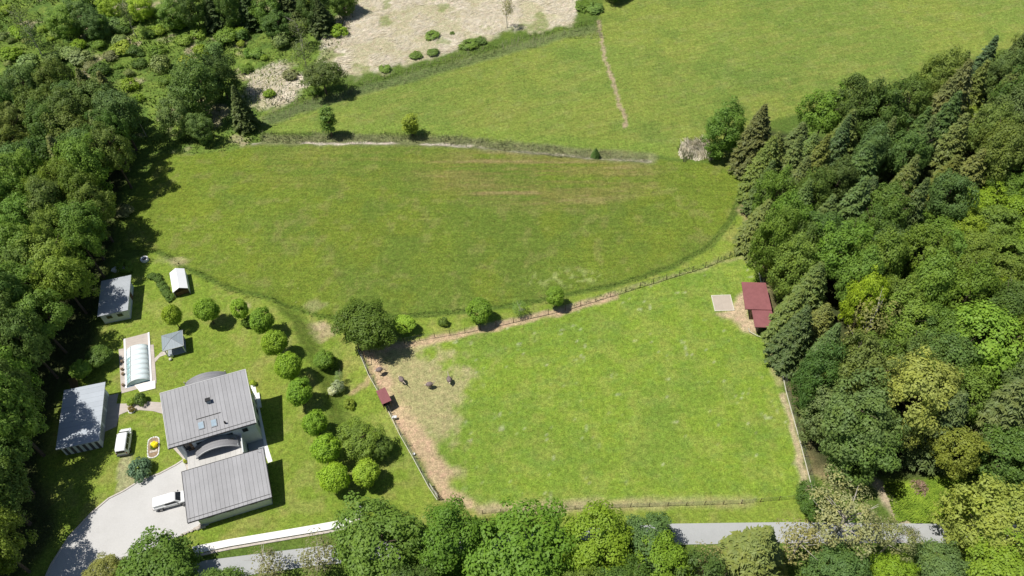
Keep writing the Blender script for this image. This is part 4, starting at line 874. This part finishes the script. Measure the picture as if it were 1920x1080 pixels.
    MB().box(-.68, -.64, -1.2, 1.2, .2, 1.8).build('side_boards', M['wood'], s); MB().box(-.5, .45, -1.0, 1.0, .4, .75).build('trough', M['dark'], s)
    s = thing('paddock_barn', 'L-shaped animal shelter with two red roofs at the right edge of the paddock', 'barn', (41.8, 83.2, 0), math.radians(-4))
    MB().hexa([(-2.2, -3.05, 2.90), (2.3, -3.05, 2.75), (2.3, 3.0, 2.75), (-1.9, 3.0, 2.90)], [(-2.2, -3.05, 3.05), (2.3, -3.05, 2.9), (2.3, 3.0, 2.9), (-1.9, 3.0, 3.05)]).build('upper_roof', M['red'], s)
    MB().box(-.75, 2.2, -2.9, 2.85, 0, 2.72).build('walls', M['wood'], s)
    MB().hexa([(-1.0, -6.45, 2.35), (2.6, -6.45, 2.3), (2.3, -3.053, 2.6), (-1.05, -3.053, 2.65)], [(-1.0, -6.45, 2.5), (2.6, -6.45, 2.45), (2.3, -3.053, 2.75), (-1.05, -3.053, 2.8)]).build('lower_roof', M['red'], s)
    MB().box(-.15, 2.2, -6.0, -2.903, 0, 2.3).build('annex_walls', M['dark'], s)
    o = MB().box(-.80, -.753, -1.8, -.2, 0, 2.0).build('doorway', M['dark'], s); MB().box(-.86, -.80, -.3, -.2, 0, 2.0).build('door_jamb', M['wood'], o)
    # sand pad
    t = thing('sand_pit', 'square pale sand pit framed with boards on the paddock grass', 'sand pit', (36.9, 84.17, 0), math.radians(-.8))
    MB().box(-1.6, 1.6, -1.65, 1.65, -.1, .10).build('sand', M['sand'], t)
    fr = MB().box(-1.72, 1.72, -1.78, -1.652, 0, .16).box(-1.72, 1.72, 1.652, 1.78, 0, .16).box(-1.72, -1.602, -1.65, 1.65, 0, .16).box(1.602, 1.72, -1.65, 1.65, 0, .16); fr.build('board_frame', M['rail'], t)
    # well ring
    t = thing('stone_ring', 'round pale stone ring with dark inside near the wood edge', 'fire pit', (*P(272, 488), 0), 0)
    m = MB(); n = 20; vs = []
    for i in range(n):
        a = 6.2832 * i / n
        for rr, z_ in ((.72, 0), (.72, .5), (.5, .5), (.5, .06)): vs.append((rr * math.cos(a), rr * math.sin(a), z_))
    fs = [];
    for i in range(n):
        j = (i + 1) % n
        for k in range(3): fs.append((i * 4 + k, j * 4 + k, j * 4 + k + 1, i * 4 + k + 1))
    m.add(vs, fs); m.build('ring', M['coping'], t); MB().prism([(.5 * math.cos(6.283 * i / 16), .5 * math.sin(6.283 * i / 16)) for i in range(16)], .0, .07).build('ash_bed', M['dark'], t)
    rg = random.Random(8)
    for (u, v, sx, sy, sz) in ((222,506,1.3,.8,.45),):
        o = MB().blob((0, 0, sz * .4), (sx, sy, sz), rg, .12, 10, 7).build('covered_pile', M['coping']); o.location = (*P(u, v), 0); tag(o, 'pale covered heap at the top corner of the square shed', 'heap')
    o = MB()
    for i in range(9): o.tube([(i * .12 - .5, -.9 + .1 * (i % 2), .1 + .05 * (i % 3)), (i * .17 - .8, .9, 1.0)], .05, 5)
    o = o.build('stacked_poles', M['wood']); o.location = (*P(142, 722), 0); o.rotation_euler = (0, 0, .3); tag(o, 'fan of leaning grey poles at the upper end of the long shed', 'poles')

def pool():
    p = thing('pool_enclosure', 'milky half-round pool cover with clear panes down its left side and white rails', 'pool cover', (-64.22, 77.45, 0), math.radians(17.3))
    MB().box(-2.15, -1.87, -5.4, 5.4, .0, .12).build('left_rail', M['coping'], p); MB().box(1.87, 2.15, -5.4, 5.4, .0, .12).build('right_rail', M['coping'], p)
    MB().box(-1.87, 1.87, 2.6, 5.35, .0, .075).build('pool_cover_board', M['paving'], p)
    MB().box(-1.85, 1.85, -5.35, 2.55, .03, .065).build('water', M['skylight'], p)
    n, hw = 7, 1.86; L0, L1 = -5.15, 2.55; st = (L1 - L0) / n
    for k in range(n):
        y0 = L0 + k * st; y1 = y0 + st; rise = 1.15 - .045 * (k); w_ = hw - .02 * k
        for nm, a0, a1, mt in (('clear_pane', -1.0, -.36, 'clear' if k < 5 else 'poly'), ('roof_panel', -.36, 1.0, 'poly')):
            vs = []; m = 10 if nm == 'roof_panel' else 5
            for i in range(m + 1):
                a = (a0 + (a1 - a0) * i / m) * 1.35; xx = w_ * math.sin(a) / math.sin(1.35); z_ = .13 + rise * (math.cos(a) - math.cos(1.35)) / (1 - math.cos(1.35))
                vs += [(xx, y0 + .03, z_), (xx, y1 - .03, z_), (xx * .985, y0 + .03, z_ - .03), (xx * .985, y1 - .03, z_ - .03)]
            fs = []
            for i in range(m): a = i * 4; b = a + 4; fs += [(a, b, b + 1, a + 1), (a + 2, a + 3, b + 3, b + 2), (a, a + 2, b + 2, b), (a + 1, b + 1, b + 3, a + 3)]
            fs += [(0, 1, 3, 2), (m * 4, m * 4 + 2, m * 4 + 3, m * 4 + 1)]
            MB().add(vs, fs).build(nm, M[mt], p, True)
    for k in range(n + 1):
        y0 = L0 + k * st; rise = 1.17 - .045 * max(0, k - .5); w_ = hw + .01 - .02 * max(0, k - .5); pts = []
        for i in range(17):
            a = (-1 + i / 8) * 1.35; pts.append((w_ * math.sin(a) / math.sin(1.35), y0, .14 + rise * (math.cos(a) - math.cos(1.35)) / (1 - math.cos(1.35))))
        MB().tube(pts, .034, 5).build('arch_rib', M['coping'], p)
    a = -.36 * 1.35; MB().tube([(hw * math.sin(a) / math.sin(1.35), L0, 1.29 - .02), (hw * .93 * math.sin(a) / math.sin(1.35), L1, .99)], .035, 5).build('long_bar', M['coping'], p)
    e = [(hw * .98 * math.sin((-1 + i / 8) * 1.35) / math.sin(1.35), L0, .13 + 1.13 * (math.cos((-1 + i / 8) * 1.35) - math.cos(1.35)) / (1 - math.cos(1.35))) for i in range(17)]
    MB().poly(e).build('end_wall', M['clear'], p)
    t = MB().prism(SLABP, .045, .16).build('white_platform', M['box_white']); tag(t, 'off-white flat platform at the lower right corner of the pool deck', 'platform')
    for i, (u, v) in enumerate(((229.5,679.5),(230,694),(231.5,703),(232,723.5))):
        o = MB().tube([(0, 0, 0), (0, 0, .28)], [.2, .24], 8); o.blob((0, 0, .36), (.26, .26, .2), random.Random(i), .2, 7, 5); o = o.build('flower_pot', M['soil']); o.location = (*P(u, v), .04)
        tag(o, 'small plant pot on the left side of the pool deck, %s from the top' % ('first', 'second', 'third', 'fourth')[i], 'plant pot', 'plant pots on the pool deck')

def flowerbed():
    t = thing('flower_bed', 'oval garden bed edged with pale stones on the lawn between van and house', 'flower bed', (*P(288, 839), 0), math.atan2(P(288.5, 818)[1] - P(287.5, 861)[1], P(288.5, 818)[0] - P(287.5, 861)[0]) - math.pi / 2)
    pts = []
    for i in range(28):
        a = 6.2832 * i / 28; pts.append((.86 * math.copysign(abs(math.cos(a)) ** .8, math.cos(a)), (1.05 if math.sin(a) > 0 else 1.05) * math.sin(a) * .8 + math.copysign(1.0 * min(1, abs(math.sin(a)) * 3), math.sin(a))))
    MB().prism(pts, 0, .06).build('soil', M['soil'], t)
    rg = random.Random(4); ring = MB()
    for i in range(len(pts)):
        a, b = pts[i], pts[(i + 1) % len(pts)]; L = math.hypot(b[0] - a[0], b[1] - a[1]); k = max(1, int(L / .22))
        for j in range(k): ring.blob((a[0] + (b[0] - a[0]) * j / k, a[1] + (b[1] - a[1]) * j / k, .06), (.13, .13, .1), rg, .2, 6, 4)
    ring.build('stone_edging', M['coping'], t)
    for yy in (.75, -.72): MB().box(-.55, .6, yy - .2, yy + .2, .05, .12).build('stepping_stones', M['stone'], t)
    # little pale edging of the bush bed by the path
    e = MB(); c = P(249, 766)
    for i in range(12):
        a = 2.6 + i * .33; e.blob((c[0] + .55 * math.cos(a), c[1] + .9 * math.sin(a), .08), (.14, .14, .1), rg, .2, 6, 4)
    tag(e.build('bed_edging', M['coping']), 'curved row of pale edging stones round the bush bed by the path', 'edging')

# ------------------------------------------------------------------ vehicles
def loft(sections, mat, name, parent):
    """sections: (x, [(y, z) half profile from bottom centre outwards and up to top centre])"""
    V = []; F = []; k = len(sections[0][1]) * 2 - 2
    for x, hp in sections:
        ring = [(x, y, z) for y, z in hp] + [(x, -y, z) for y, z in hp[-2:0:-1]]; V += ring
    for s in range(len(sections) - 1):
        for i in range(k): j = (i + 1) % k; F.append((s * k + i, s * k + j, (s + 1) * k + j, (s + 1) * k + i))
    F.append(tuple(range(k - 1, -1, -1))); F.append(tuple((len(sections) - 1) * k + i for i in range(k)))
    o = MB().add(V, F).build(name, mat, parent, False, .03); return o
def wheels(t, xs, yw, r=.34):
    for x in xs:
        for s in (-1, 1):
            w_ = bpy.data.objects.new('wheel', None); COL.objects.link(w_); w_.parent = t; w_.location = (x, s * yw, r)
            MB().tube([(0, -.11, 0), (0, .11, 0)], r, 18).build('tyre', M['tyre'], w_); MB().tube([(0, s * .112, 0), (0, s * .125, 0)], r * .62, 12).build('rim', M['rim'], w_)
def van():
    t = thing('white_van', 'white van parked on the grass by the long shed, nose away from the driveway', 'van', (*P(236.5, 832), .02), math.atan2(P(239, 806, 1.8)[1] - P(232, 851, 1.8)[1], P(239, 806, 1.8)[0] - P(232, 851, 1.8)[0]))
    def hp(w, z0, z1, belt, wr): return [(0, z0), (w * .92, z0), (w, z0 + .18), (w, belt), (wr, z1 - .10), (wr * .86, z1), (0, z1 + .02)]
    S = [(-2.28, hp(.80, .42, 1.15, .95, .70)), (-2.2, hp(.88, .3, 1.66, 1.0, .72)), (-1.9, hp(.92, .26, 1.86, 1.05, .78)), (.35, hp(.93, .26, 1.90, 1.08, .78)), (.95, hp(.93, .26, 1.78, 1.08, .74)),
         (1.45, hp(.93, .26, 1.22, 1.06, .80)), (2.0, hp(.88, .28, 1.02, .92, .74)), (2.28, hp(.72, .36, .80, .72, .60))]
    b = loft(S, M['paint'], 'body', t)
    MB().hexa([(.99, -.62, 1.76), (1.42, -.72, 1.27), (1.42, .72, 1.27), (.99, .62, 1.76)], [(1.03, -.62, 1.83), (1.48, -.72, 1.33), (1.48, .72, 1.33), (1.03, .62, 1.83)]).build('windscreen', M['glass'], t)
    MB().hexa([(-2.26, -.62, 1.15), (-2.20, -.62, 1.64), (-2.20, .62, 1.64), (-2.26, .62, 1.15)], [(-2.31, -.62, 1.15), (-2.23, -.62, 1.66), (-2.23, .62, 1.66), (-2.31, .62, 1.15)]).build('rear_window', M['glass'], t)
    for s in (-1, 1):
        for x0, x1 in ((-1.9, -.95), (-.85, .1), (.2, .95)):
            f = [(x0, s * .925, 1.14), (x1, s * .925, 1.14), (x1 - (.12 if x1 > .5 else 0), s * .80, 1.70), (x0, s * .80, 1.70)]; g = [(p[0], p[1] + s * .018, p[2] + .01) for p in f]
            (MB().hexa(f, g) if s > 0 else MB().hexa(g, f)).build('side_window', M['glass'], t)
        MB().box(1.0, 1.15, s * .95 if s > 0 else -1.12, s * .95 + (.17 if s > 0 else 0), 1.08, 1.24).build('mirror', M['paint'], t)
        MB().box(2.12, 2.24, s * .62 - .14, s * .62 + .14, .72, .86).build('headlight', M['lamp'], t); MB().box(-2.31, -2.24, s * .76 - .07, s * .76 + .07, .8, 1.15).build('tail_lamp', M['lamp_red'], t)
    MB().box(-2.38, -2.22, -.85, .85, .32, .58).build('rear_bumper', M['grey_plastic'], t); MB().box(2.2, 2.34, -.7, .7, .34, .58).build('front_bumper', M['grey_plastic'], t)
    wheels(t, (-1.42, 1.42), .84, .33)
def pickup():
    t = thing('white_pickup', 'white pickup with a covered bed on the driveway, nose against the garage', 'pickup truck', (*P(325, 942), .04), math.radians(15))
    def hp(w, z0, z1, belt, wr): return [(0, z0), (w * .92, z0), (w, z0 + .2), (w, belt), (wr, z1 - .06), (wr * .9, z1), (0, z1 + .02)]
    loft([(-2.55, hp(.86, .5, 1.02, .9, .80)), (-2.45, hp(.92, .45, 1.10, 1.0, .86)), (-.2, hp(.94, .40, 1.12, 1.04, .88)), (1.55, hp(.94, .38, 1.12, 1.02, .86)), (2.3, hp(.90, .40, 1.0, .92, .78)), (2.55, hp(.80, .46, .86, .78, .70))], M['paint'], 'body', t)
    loft([(-2.38, [(0, 1.05), (.84, 1.05), (.80, 1.50), (.70, 1.60), (0, 1.63)]), (-.15, [(0, 1.05), (.86, 1.05), (.80, 1.58), (.70, 1.68), (0, 1.71)]), (.45, [(0, 1.05), (.86, 1.05), (.78, 1.60), (.68, 1.70), (0, 1.72)]), (.75, [(0, 1.05), (.86, 1.05), (.74, 1.56), (.64, 1.64), (0, 1.66)]), (1.45, [(0, 1.05), (.84, 1.05), (.82, 1.08), (.76, 1.12), (0, 1.14)])], M['paint'], 'cab_and_canopy', t)
    MB().hexa([(.84, -.62, 1.60), (1.40, -.74, 1.15), (1.40, .74, 1.15), (.84, .62, 1.60)], [(.87, -.62, 1.64), (1.43, -.74, 1.19), (1.43, .74, 1.19), (.87, .62, 1.64)]).build('windscreen', M['glass'], t)
    for s in (-1, 1):
        f = [(-.75, s * .865, 1.14), (1.05, s * .855, 1.14), (.68, s * .78, 1.52), (-.75, s * .81, 1.52)]; g = [(p[0], p[1] + s * .02, p[2] + .01) for p in f]
        (MB().hexa(f, g) if s > 0 else MB().hexa(g, f)).build('side_window', M['glass'], t)
        MB().box(1.0, 1.13, .96 if s > 0 else -1.14, 1.14 if s > 0 else -.96, 1.05, 1.2).build('mirror', M['grey_plastic'], t)
        MB().box(2.42, 2.53, s * .66 - .13, s * .66 + .13, .74, .88).build('headlight', M['lamp'], t); MB().box(-2.59, -2.52, s * .78 - .07, s * .78 + .07, .7, .95).build('tail_lamp', M['lamp_red'], t)
        for xx in (-1.55, 1.65): MB().box(xx - .42, xx + .42, .945 if s > 0 else -.99, .99 if s > 0 else -.945, .62, .74).build('wheel_arch', M['grey_plastic'], t)
    MB().box(-2.64, -2.55, -.8, .8, .42, .6).build('rear_bumper', M['grey_plastic'], t); MB().box(2.52, 2.62, -.75, .75, .42, .62).build('front_bumper', M['grey_plastic'], t)
    wheels(t, (-1.55, 1.65), .87, .37)

# ------------------------------------------------------------------ fences
def fence(name, label, line, step, h, rail=None, dark_base=False, lean=0.0):
    pts = along(line, step); t = thing(name, label, 'fence', (pts[0][0], pts[0][1], 0)); ox, oy = pts[0]; L = [(x - ox, y - oy, Hs(x, y)) for x, y in pts]
    pm = MB().tube([(0, 0, -.1), (0, 0, h)], [.055, .045], 6); me = None
    r = random.Random(len(pts))
    for (x, y, z) in L:
        if me is None: o = pm.build('post', M['post'], t); me = o.data
        else: o = bpy.data.objects.new('post', me); COL.objects.link(o); o.parent = t
        o.location = (x, y, z); o.rotation_euler = (r.uniform(-.05, .05), r.uniform(-.05, .05) + lean, r.uniform(0, 6)); o.scale = (1, 1, r.uniform(.93, 1.05))
    w_ = MB()
    for k in range(6): w_.tube([(x, y, z + h * (.10 + .17 * k)) for x, y, z in L], .010, 4, False)
    w_.build('wire_mesh', M['wire'], t)
    if rail:
        m = MB(); Q = [(x, y) for x, y, z in L]
        for i, (a, b) in enumerate(zip(Q[:-1], Q[1:])):
            strip(m, [(a[0] + rail, a[1]), (b[0] + rail, b[1])], .07, .02 + Hs(a[0] + ox, a[1] + oy), .22 + Hs(a[0] + ox, a[1] + oy))
        m.build('base_board', M['rail'], t)
    return t
def fences():
    fence('paddock_fence', 'left paddock fence with a pale board along its foot, beside the bare earth', PP([(672,652),(691,697),(722,752),(750.7,813),(777,860),(805,912),(822,938)]), 2.6, 2.0, -.18)
    fence('paddock_fence', 'upper paddock fence with thin dark posts following the curved mown strip', PP([(680,652),(730,648),(758.5,643),(816,633.5),(872,624),(930,612),(1060,582),(1200,539),(1322,501.5),(1368,482),(1395,477)]), 2.9, 1.5)
    fence('paddock_fence', 'lower paddock fence of thin dark posts parallel to the road', PP([(905,963),(1043,956),(1182,951),(1252,949),(1321,947),(1390,944),(1495,935),(1522,929)]), 2.75, 1.25, None, True)
    fence('paddock_fence', 'right paddock fence with a pale line at its foot, in front of the forest', PP([(1419,481),(1424,512),(1431,545)]), 2.6, 1.6, -.1)
    fence('paddock_fence', 'lower right paddock fence from the barn down to the corner by the forest', PP([(1456,652),(1461,668),(1475,735),(1486,775),(1500,825),(1517,890),(1526,925)]), 3.0, 1.6, -.12)
    o = MB(); a = P(1500, 934); b = P(1524, 927); strip(o, [a, b], .12, .5, .72); o = o.build('white_bar', M['coping']); tag(o, 'white bar lying across the lower right fence corner', 'gate bar')
    o = MB(); q = PP([(1403,618),(1405,624),(1420,632),(1440,639),(1456,650)]); o.tube([(x, y, .35) for x, y in q], .05, 5); 
    for x, y in q: o.tube([(x, y, 0), (x, y, .45)], .03, 5)
    tag(o.build('rope_fence', M['rail']), 'thin pale rope fence curving below the red-roofed barn', 'fence')
    # cross-rail frame at the top corner and the gate at the bottom corner of the left fence
    t = thing('gate_frame', 'dark wooden gate frame at the top left corner of the paddock', 'gate', (*P(676, 661), 0)); d = Vector((*P(684, 693), 0)) - Vector((*P(679, 664), 0))
    MB().tube([(0, 0, 1.5), (1.5, .15, 1.5)], .06, 6).build('top_rail', M['post'], t); MB().tube([(.8, .1, 1.5), (.8 + .25, -2.2, 1.3)], .05, 6).build('brace', M['post'], t)
    for x_, y_ in ((0, 0), (1.5, .15), (1.05, -2.2)): MB().tube([(x_, y_, -.1), (x_, y_, 1.6)], .07, 6).build('post', M['post'], t)
    t = thing('field_gate', 'pale slatted gate panel at the bottom corner of the left paddock fence', 'gate', (*P(806, 912), 0)); e = P(824, 938); o_ = P(806, 912); dx, dy = e[0] - o_[0], e[1] - o_[1]
    for z_ in (.25, .7, 1.15): strip(MB(), [(0, 0), (dx, dy)], .06, z_, z_ + .14).build('slat', M['rail'], t)
    for k in (0, .5, 1): MB().tube([(dx * k, dy * k, 0), (dx * k, dy * k, 1.5)], .06, 6).build('post', M['post'], t)
    t = MB(); t.box(-.35, .35, -.22, .22, 0, .3); t = t.build('water_trough', M['coping'], None, False, .04); t.location = (*P(740, 783), 0); tag(t, 'small white water trough by the left paddock fence below the feed shelter', 'trough')
    t = MB(); t.tube([(0, 0, 0), (0, 0, .4)], [.16, .2], 10); t = t.build('bucket', M['coping']); t.location = (*P(776.5, 853), 0); tag(t, 'white bucket at a post of the left paddock fence', 'bucket')

# ------------------------------------------------------------------ ostriches
def ostrich(u, v, rz, label, neck):
    x, y = P(u, v, .0); b = MB()
    me = bpy.data.meshes.new('ostrich')
    nk = {'up': [(.62, 0, 1.25), (.80, 0, 1.55), (.86, 0, 1.85), (.98, 0, 2.02), (1.15, 0, 1.98)],
          'forward': [(.62, 0, 1.2), (.92, 0, 1.35), (1.2, 0, 1.45), (1.42, 0, 1.5), (1.58, 0, 1.45)],
          'down': [(.62, 0, 1.15), (.88, 0, .95), (1.02, 0, .6), (1.10, 0, .28), (1.2, 0, .12)]}[neck]
    V = [(0, 0, 1.12), (-.45, 0, 1.12), (.38, 0, 1.15)] + nk; Ed = [(0, 1), (0, 2), (2, 3), (3, 4), (4, 5), (5, 6), (6, 7)]; R = [.33, .22, .25, .12, .075, .06, .075, .035]
    for s, fx in ((-1, .12), (1, -.14)):
        n = len(V); V += [(.0, s * .16, .92), (fx * .6 + .1, s * .17, .66), (fx - .12, s * .15, .36), (fx, s * .15, .05), (fx + .2, s * .15, .03)]; R += [.15, .09, .045, .04, .03]
        Ed += [(0, n), (n, n + 1), (n + 1, n + 2), (n + 2, n + 3), (n + 3, n + 4)]
    me.from_pydata(V, Ed, []); me.materials.append(M['bird_skin']); o = bpy.data.objects.new('ostrich', me); COL.objects.link(o)
    md = o.modifiers.new('skin', 'SKIN'); md.use_smooth_shade = True
    for i, r in enumerate(R): me.skin_vertices[0].data[i].radius = (r, r)
    me.skin_vertices[0].data[0].use_root = True
    o.modifiers.new('sub', 'SUBSURF').levels = 1
    o.location = (x, y, 0); o.rotation_euler = (0, 0, rz); o.scale = (.88,) * 3; tag(o, label, 'ostrich', 'ostriches on the bare corner of the paddock')
    rg = random.Random(int(u)); p = MB().blob((-.06, 0, 1.22), (.68, .46, .40), rg, .06, 14, 9)
    VF = quads(*[np.array(a) for a in zip(*[((lambda d: (np.array([-.06, 0, 1.22]) + d * [.68, .47, .42], d))(np.array(q) / np.linalg.norm(q))) for q in np.random.RandomState(int(u)).normal(size=(260, 3)) if q[2] > -1.2])], np.random.RandomState(3).uniform(.06, .13, 260)[:sum(1 for q in np.random.RandomState(int(u)).normal(size=(260, 3)) if q[2] > -1.2)], np.random.RandomState(2))
    p.add(VF[0].tolist(), VF[1].tolist()); p.add(*[(lambda a: a[0].tolist())(VF), []])
    p.build('plumage', M['feather'], o); MB().blob((-.78, 0, 1.15), (.22, .15, .14), rg, .2, 8, 6).build('tail', M['straw'], o)
def birds():
    ostrich(713.5, 699.5, math.radians(15), 'ostrich nearest the left paddock fence, head low over the bare earth', 'down')
    ostrich(754.5, 718, math.radians(-55), 'slim ostrich second from the left, its body turned towards the bottom', 'forward')
    ostrich(807, 727, math.radians(5), 'brownish ostrich third from the left, neck raised, facing right', 'up')
    ostrich(843, 717.5, math.radians(100), 'pale-backed ostrich furthest right, on green grass, facing away up the field', 'forward')

# ------------------------------------------------------------------ uncountable stuff: reeds, straw, undergrowth
def blades(name, poly, n, seed, L, W, mat, label, lying=True, ang=0.0, up=.3, mask=None, spread=.7):
    rng = np.random.RandomState(seed); P_ = np.array(poly); lo, hi = P_.min(0), P_.max(0); X = rng.uniform(lo[0], hi[0], n * 3); Y = rng.uniform(lo[1], hi[1], n * 3)
    keep = sdf(X + (fbm(X, Y, 4, seed) - .5) * 3, Y + (fbm(X, Y, 4, seed + 1) - .5) * 3, poly) > 0
    if mask is not None: keep &= mask(X, Y)
    X, Y = X[keep][:n], Y[keep][:n]; n = len(X)
    a = ang + (fbm(X, Y, 5, seed + 2) - .5) * 6.0 * spread + rng.normal(size=n) * .35; Z = height(X, Y)
    l = L * rng.uniform(.5, 1.3, n); w_ = W * rng.uniform(.6, 1.4, n); ca, sa = np.cos(a), np.sin(a)
    if lying: tip = np.stack([ca * l, sa * l, l * up * rng.uniform(0, 1, n)], 1)
    else: tip = np.stack([ca * l * .35, sa * l * .35, l], 1)
    b = np.stack([X, Y, Z + .02 + (.12 if lying else 0) * rng.rand(n)], 1); s = np.stack([-sa * w_, ca * w_, np.zeros(n)], 1)
    V = np.stack([b - s, b + s, b + tip * [1, 1, 1.] + s * .35, b + tip - s * .35], 1).reshape(-1, 3)
    o = npmesh(name, V, np.arange(4 * n).reshape(n, 4), mat); return tag(o, label, 'grass', kind='stuff')
def stuffgrow():
    M['reed'] = surf('green_grey_reed', (.17, .21, .09), .9, .25, 1.2, col2=(.26, .25, .14))
    M['lush'] = surf('lush_grass', (.20, .33, .03), .9, .3, 1.0, col2=(.27, .38, .04))
    M['rank'] = surf('rank_grass', (.10, .16, .025), .9, .3, 1.0, col2=(.17, .21, .04))
    blades('straw_bed', STRAW, 15000, 1, 1.1, .042, M['straw'], 'flattened pale dead reeds covering the bed at the top', True, .6, .25, mask=lambda X, Y: (fbm(X, Y, 7, 4) < .58) & (fbm(X, Y, 5, 57) < .64))
    blades('straw_bed', STRAW2, 1600, 2, 1.2, .045, M['straw'], 'small patch of flattened pale reeds left of the big straw bed', True, .6, .25)
    FR = [(500,228),(560,205),(650,178),(760,148),(900,108),(1050,68),(1110,52)]
    band = PP([(495,215),(556,190),(648,162),(755,132),(895,92),(1048,52),(1125,30)] + [(1135,75),(1052,72),(900,115),(762,155),(652,185),(565,214),(505,240)])
    blades('reed_fringe', band, 6500, 3, .9, .04, M['reed'], 'grey-green reed fringe between straw bed and upper meadow', False, 0)
    D2 = PP([(480,246),(560,247),(760,250),(870,258),(1060,278),(1215,292),(1216,303),(1060,294),(860,274),(760,264),(480,268)])
    blades('ditch_reeds', D2, 5200, 4, .8, .035, M['reed'], 'grey-green tall grass in the ditch between the meadows', False, 0)
    RC = PP([(1270,278),(1290,262),(1325,262),(1340,285),(1335,302),(1275,303)])
    blades('reed_clump', RC, 900, 5, 1.2, .05, M['straw'], 'bushy pale reed clump at the tip of the right-hand forest', True, 2.0, .8)
    blades('reed_clump', RC, 1500, 6, 1.1, .045, M['reed'], 'bushy pale reed clump at the tip of the right-hand forest', False, 2.6)
    blades('clearing_weeds', PP([(1655,905),(1800,898),(1880,935),(1790,978),(1680,978)]), 5000, 7, .45, .10, M['lush'], 'bright lush weeds of the clearing under the forest', False, 0)
    blades('undergrowth', SCRUB, 26000, 8, .55, .13, M['rank'], 'tangled rank grass and weeds of the left scrubland', False, 0, mask=lambda X, Y: fbm(X, Y, 6, 91) > .38)
    E = np.array(MEADOW); rim = PP([(262,474),(300,476),(345,507),(440,548),(540,573),(610,591),(640,596),(740,600),(870,588),(1000,571),(1150,541),(1260,506),(1332,468),(1378,412),(1398,350)])
    blades('meadow_rim', PP([(255,468),(300,468),(350,498),(445,538),(545,562),(610,578),(740,584),(870,574),(1000,557),(1150,526),(1255,490),(1320,455),(1360,405),(1385,345)]) + rim[::-1], 7000, 9, .55, .045, M['rank'], 'long uncut grass along the lower rim of the middle meadow', False, 0, mask=lambda X, Y: ldist(X, Y, rim) < 1.3)
    NW = PP([(1060,578),(1200,535),(1325,497),(1390,474),(1412,480)])
    blades('fence_weeds', PP([(860,622),(1055,576),(1195,532),(1320,492),(1390,470),(1414,478),(1395,488),(1325,507),(1200,545),(1060,588),(870,630)]), 2600, 10, .5, .05, M['rank'], 'weeds growing under the upper paddock fence', False, 0, mask=lambda X, Y: ldist(X, Y, NW) < .55)
    # brush pile
    rg = random.Random(2); t = MB()
    for i in range(260):
        a = rg.uniform(0, 6.28); r = rg.uniform(0, 1.5); L = rg.uniform(.8, 1.8); b = a + rg.uniform(-.8, .8); z0 = max(0, 1.0 - r * .7) * rg.random()
        t.tube([(r * math.cos(a), r * math.sin(a), z0 + .05), (r * math.cos(a) * .4 + L * .4 * math.cos(b), r * math.sin(a) * .4 + L * .4 * math.sin(b), z0 + rg.uniform(.2, .8))], .025, 4, False)
    o = t.build('brush_pile', M['brush']); o.location = (*P(1723, 916), 0); tag(o, 'reddish brown pile of cut branches on the lush clearing', 'brush pile')
    for i, (u, v, a, L) in enumerate([(155, 145, -.75, 5.0), (12, 172, -.4, 3.5), (150, 138, .2, 2.5)]):
        o = MB().tube([(0, 0, .25), (L * math.cos(a), L * math.sin(a), .5)], [.14, .05], 6).build('fallen_log', M['pale_bark']); o.location = (*P(u, v), 0)
        tag(o, ('long pale fallen trunk lying among the bushes of the left scrubland', 'dark fallen trunk at the left edge of the scrubland', 'short pale fallen branch above the long fallen trunk')[i], 'log')

setting(); house(); garage(); sheds(); pool(); flowerbed(); van(); pickup(); fences(); birds()
build_ground(); stuffgrow(); vegetation()
# labels of look-alike trees and bushes: tell each apart by its rank down the picture
ORD = 'topmost second third fourth fifth sixth seventh eighth ninth tenth eleventh twelfth thirteenth fourteenth fifteenth sixteenth seventeenth eighteenth nineteenth twentieth'.split()
def number_labels():
    cam_i = cam.matrix_world.inverted(); by = {}
    for o in bpy.data.objects:
        if o.parent is None and o.get('label') and o.name.split('.')[0] in ('wild_bush', 'forest_tree', 'forest_spruce', 'hedge_shrub', 'boulder', 'ostrich'):
            by.setdefault(o['label'], []).append(o)
    for lab, L in by.items():
        if len(L) < 2: continue
        def key(o): p = cam_i @ (o.location + Vector((0, 0, 3))); return p.y / p.z
        L.sort(key=key)
        for i, o in enumerate(L):
            n = len(L); j = n - 1 - i
            if i < 20 and i <= j: t = ORD[i] + (' from the top' if i else '')
            elif j < 20: t = 'lowest' if j == 0 else ORD[j] + ' from the bottom'
            else: continue
            o['label'] = lab + ', ' + t
number_labels()
for o in bpy.data.objects:
    if o.parent is None and o.get('label') and len(o['label'].split()) > 16: print('LONG', o.name, o['label'])
print('objects', len(bpy.data.objects), 'trees', NT[0])
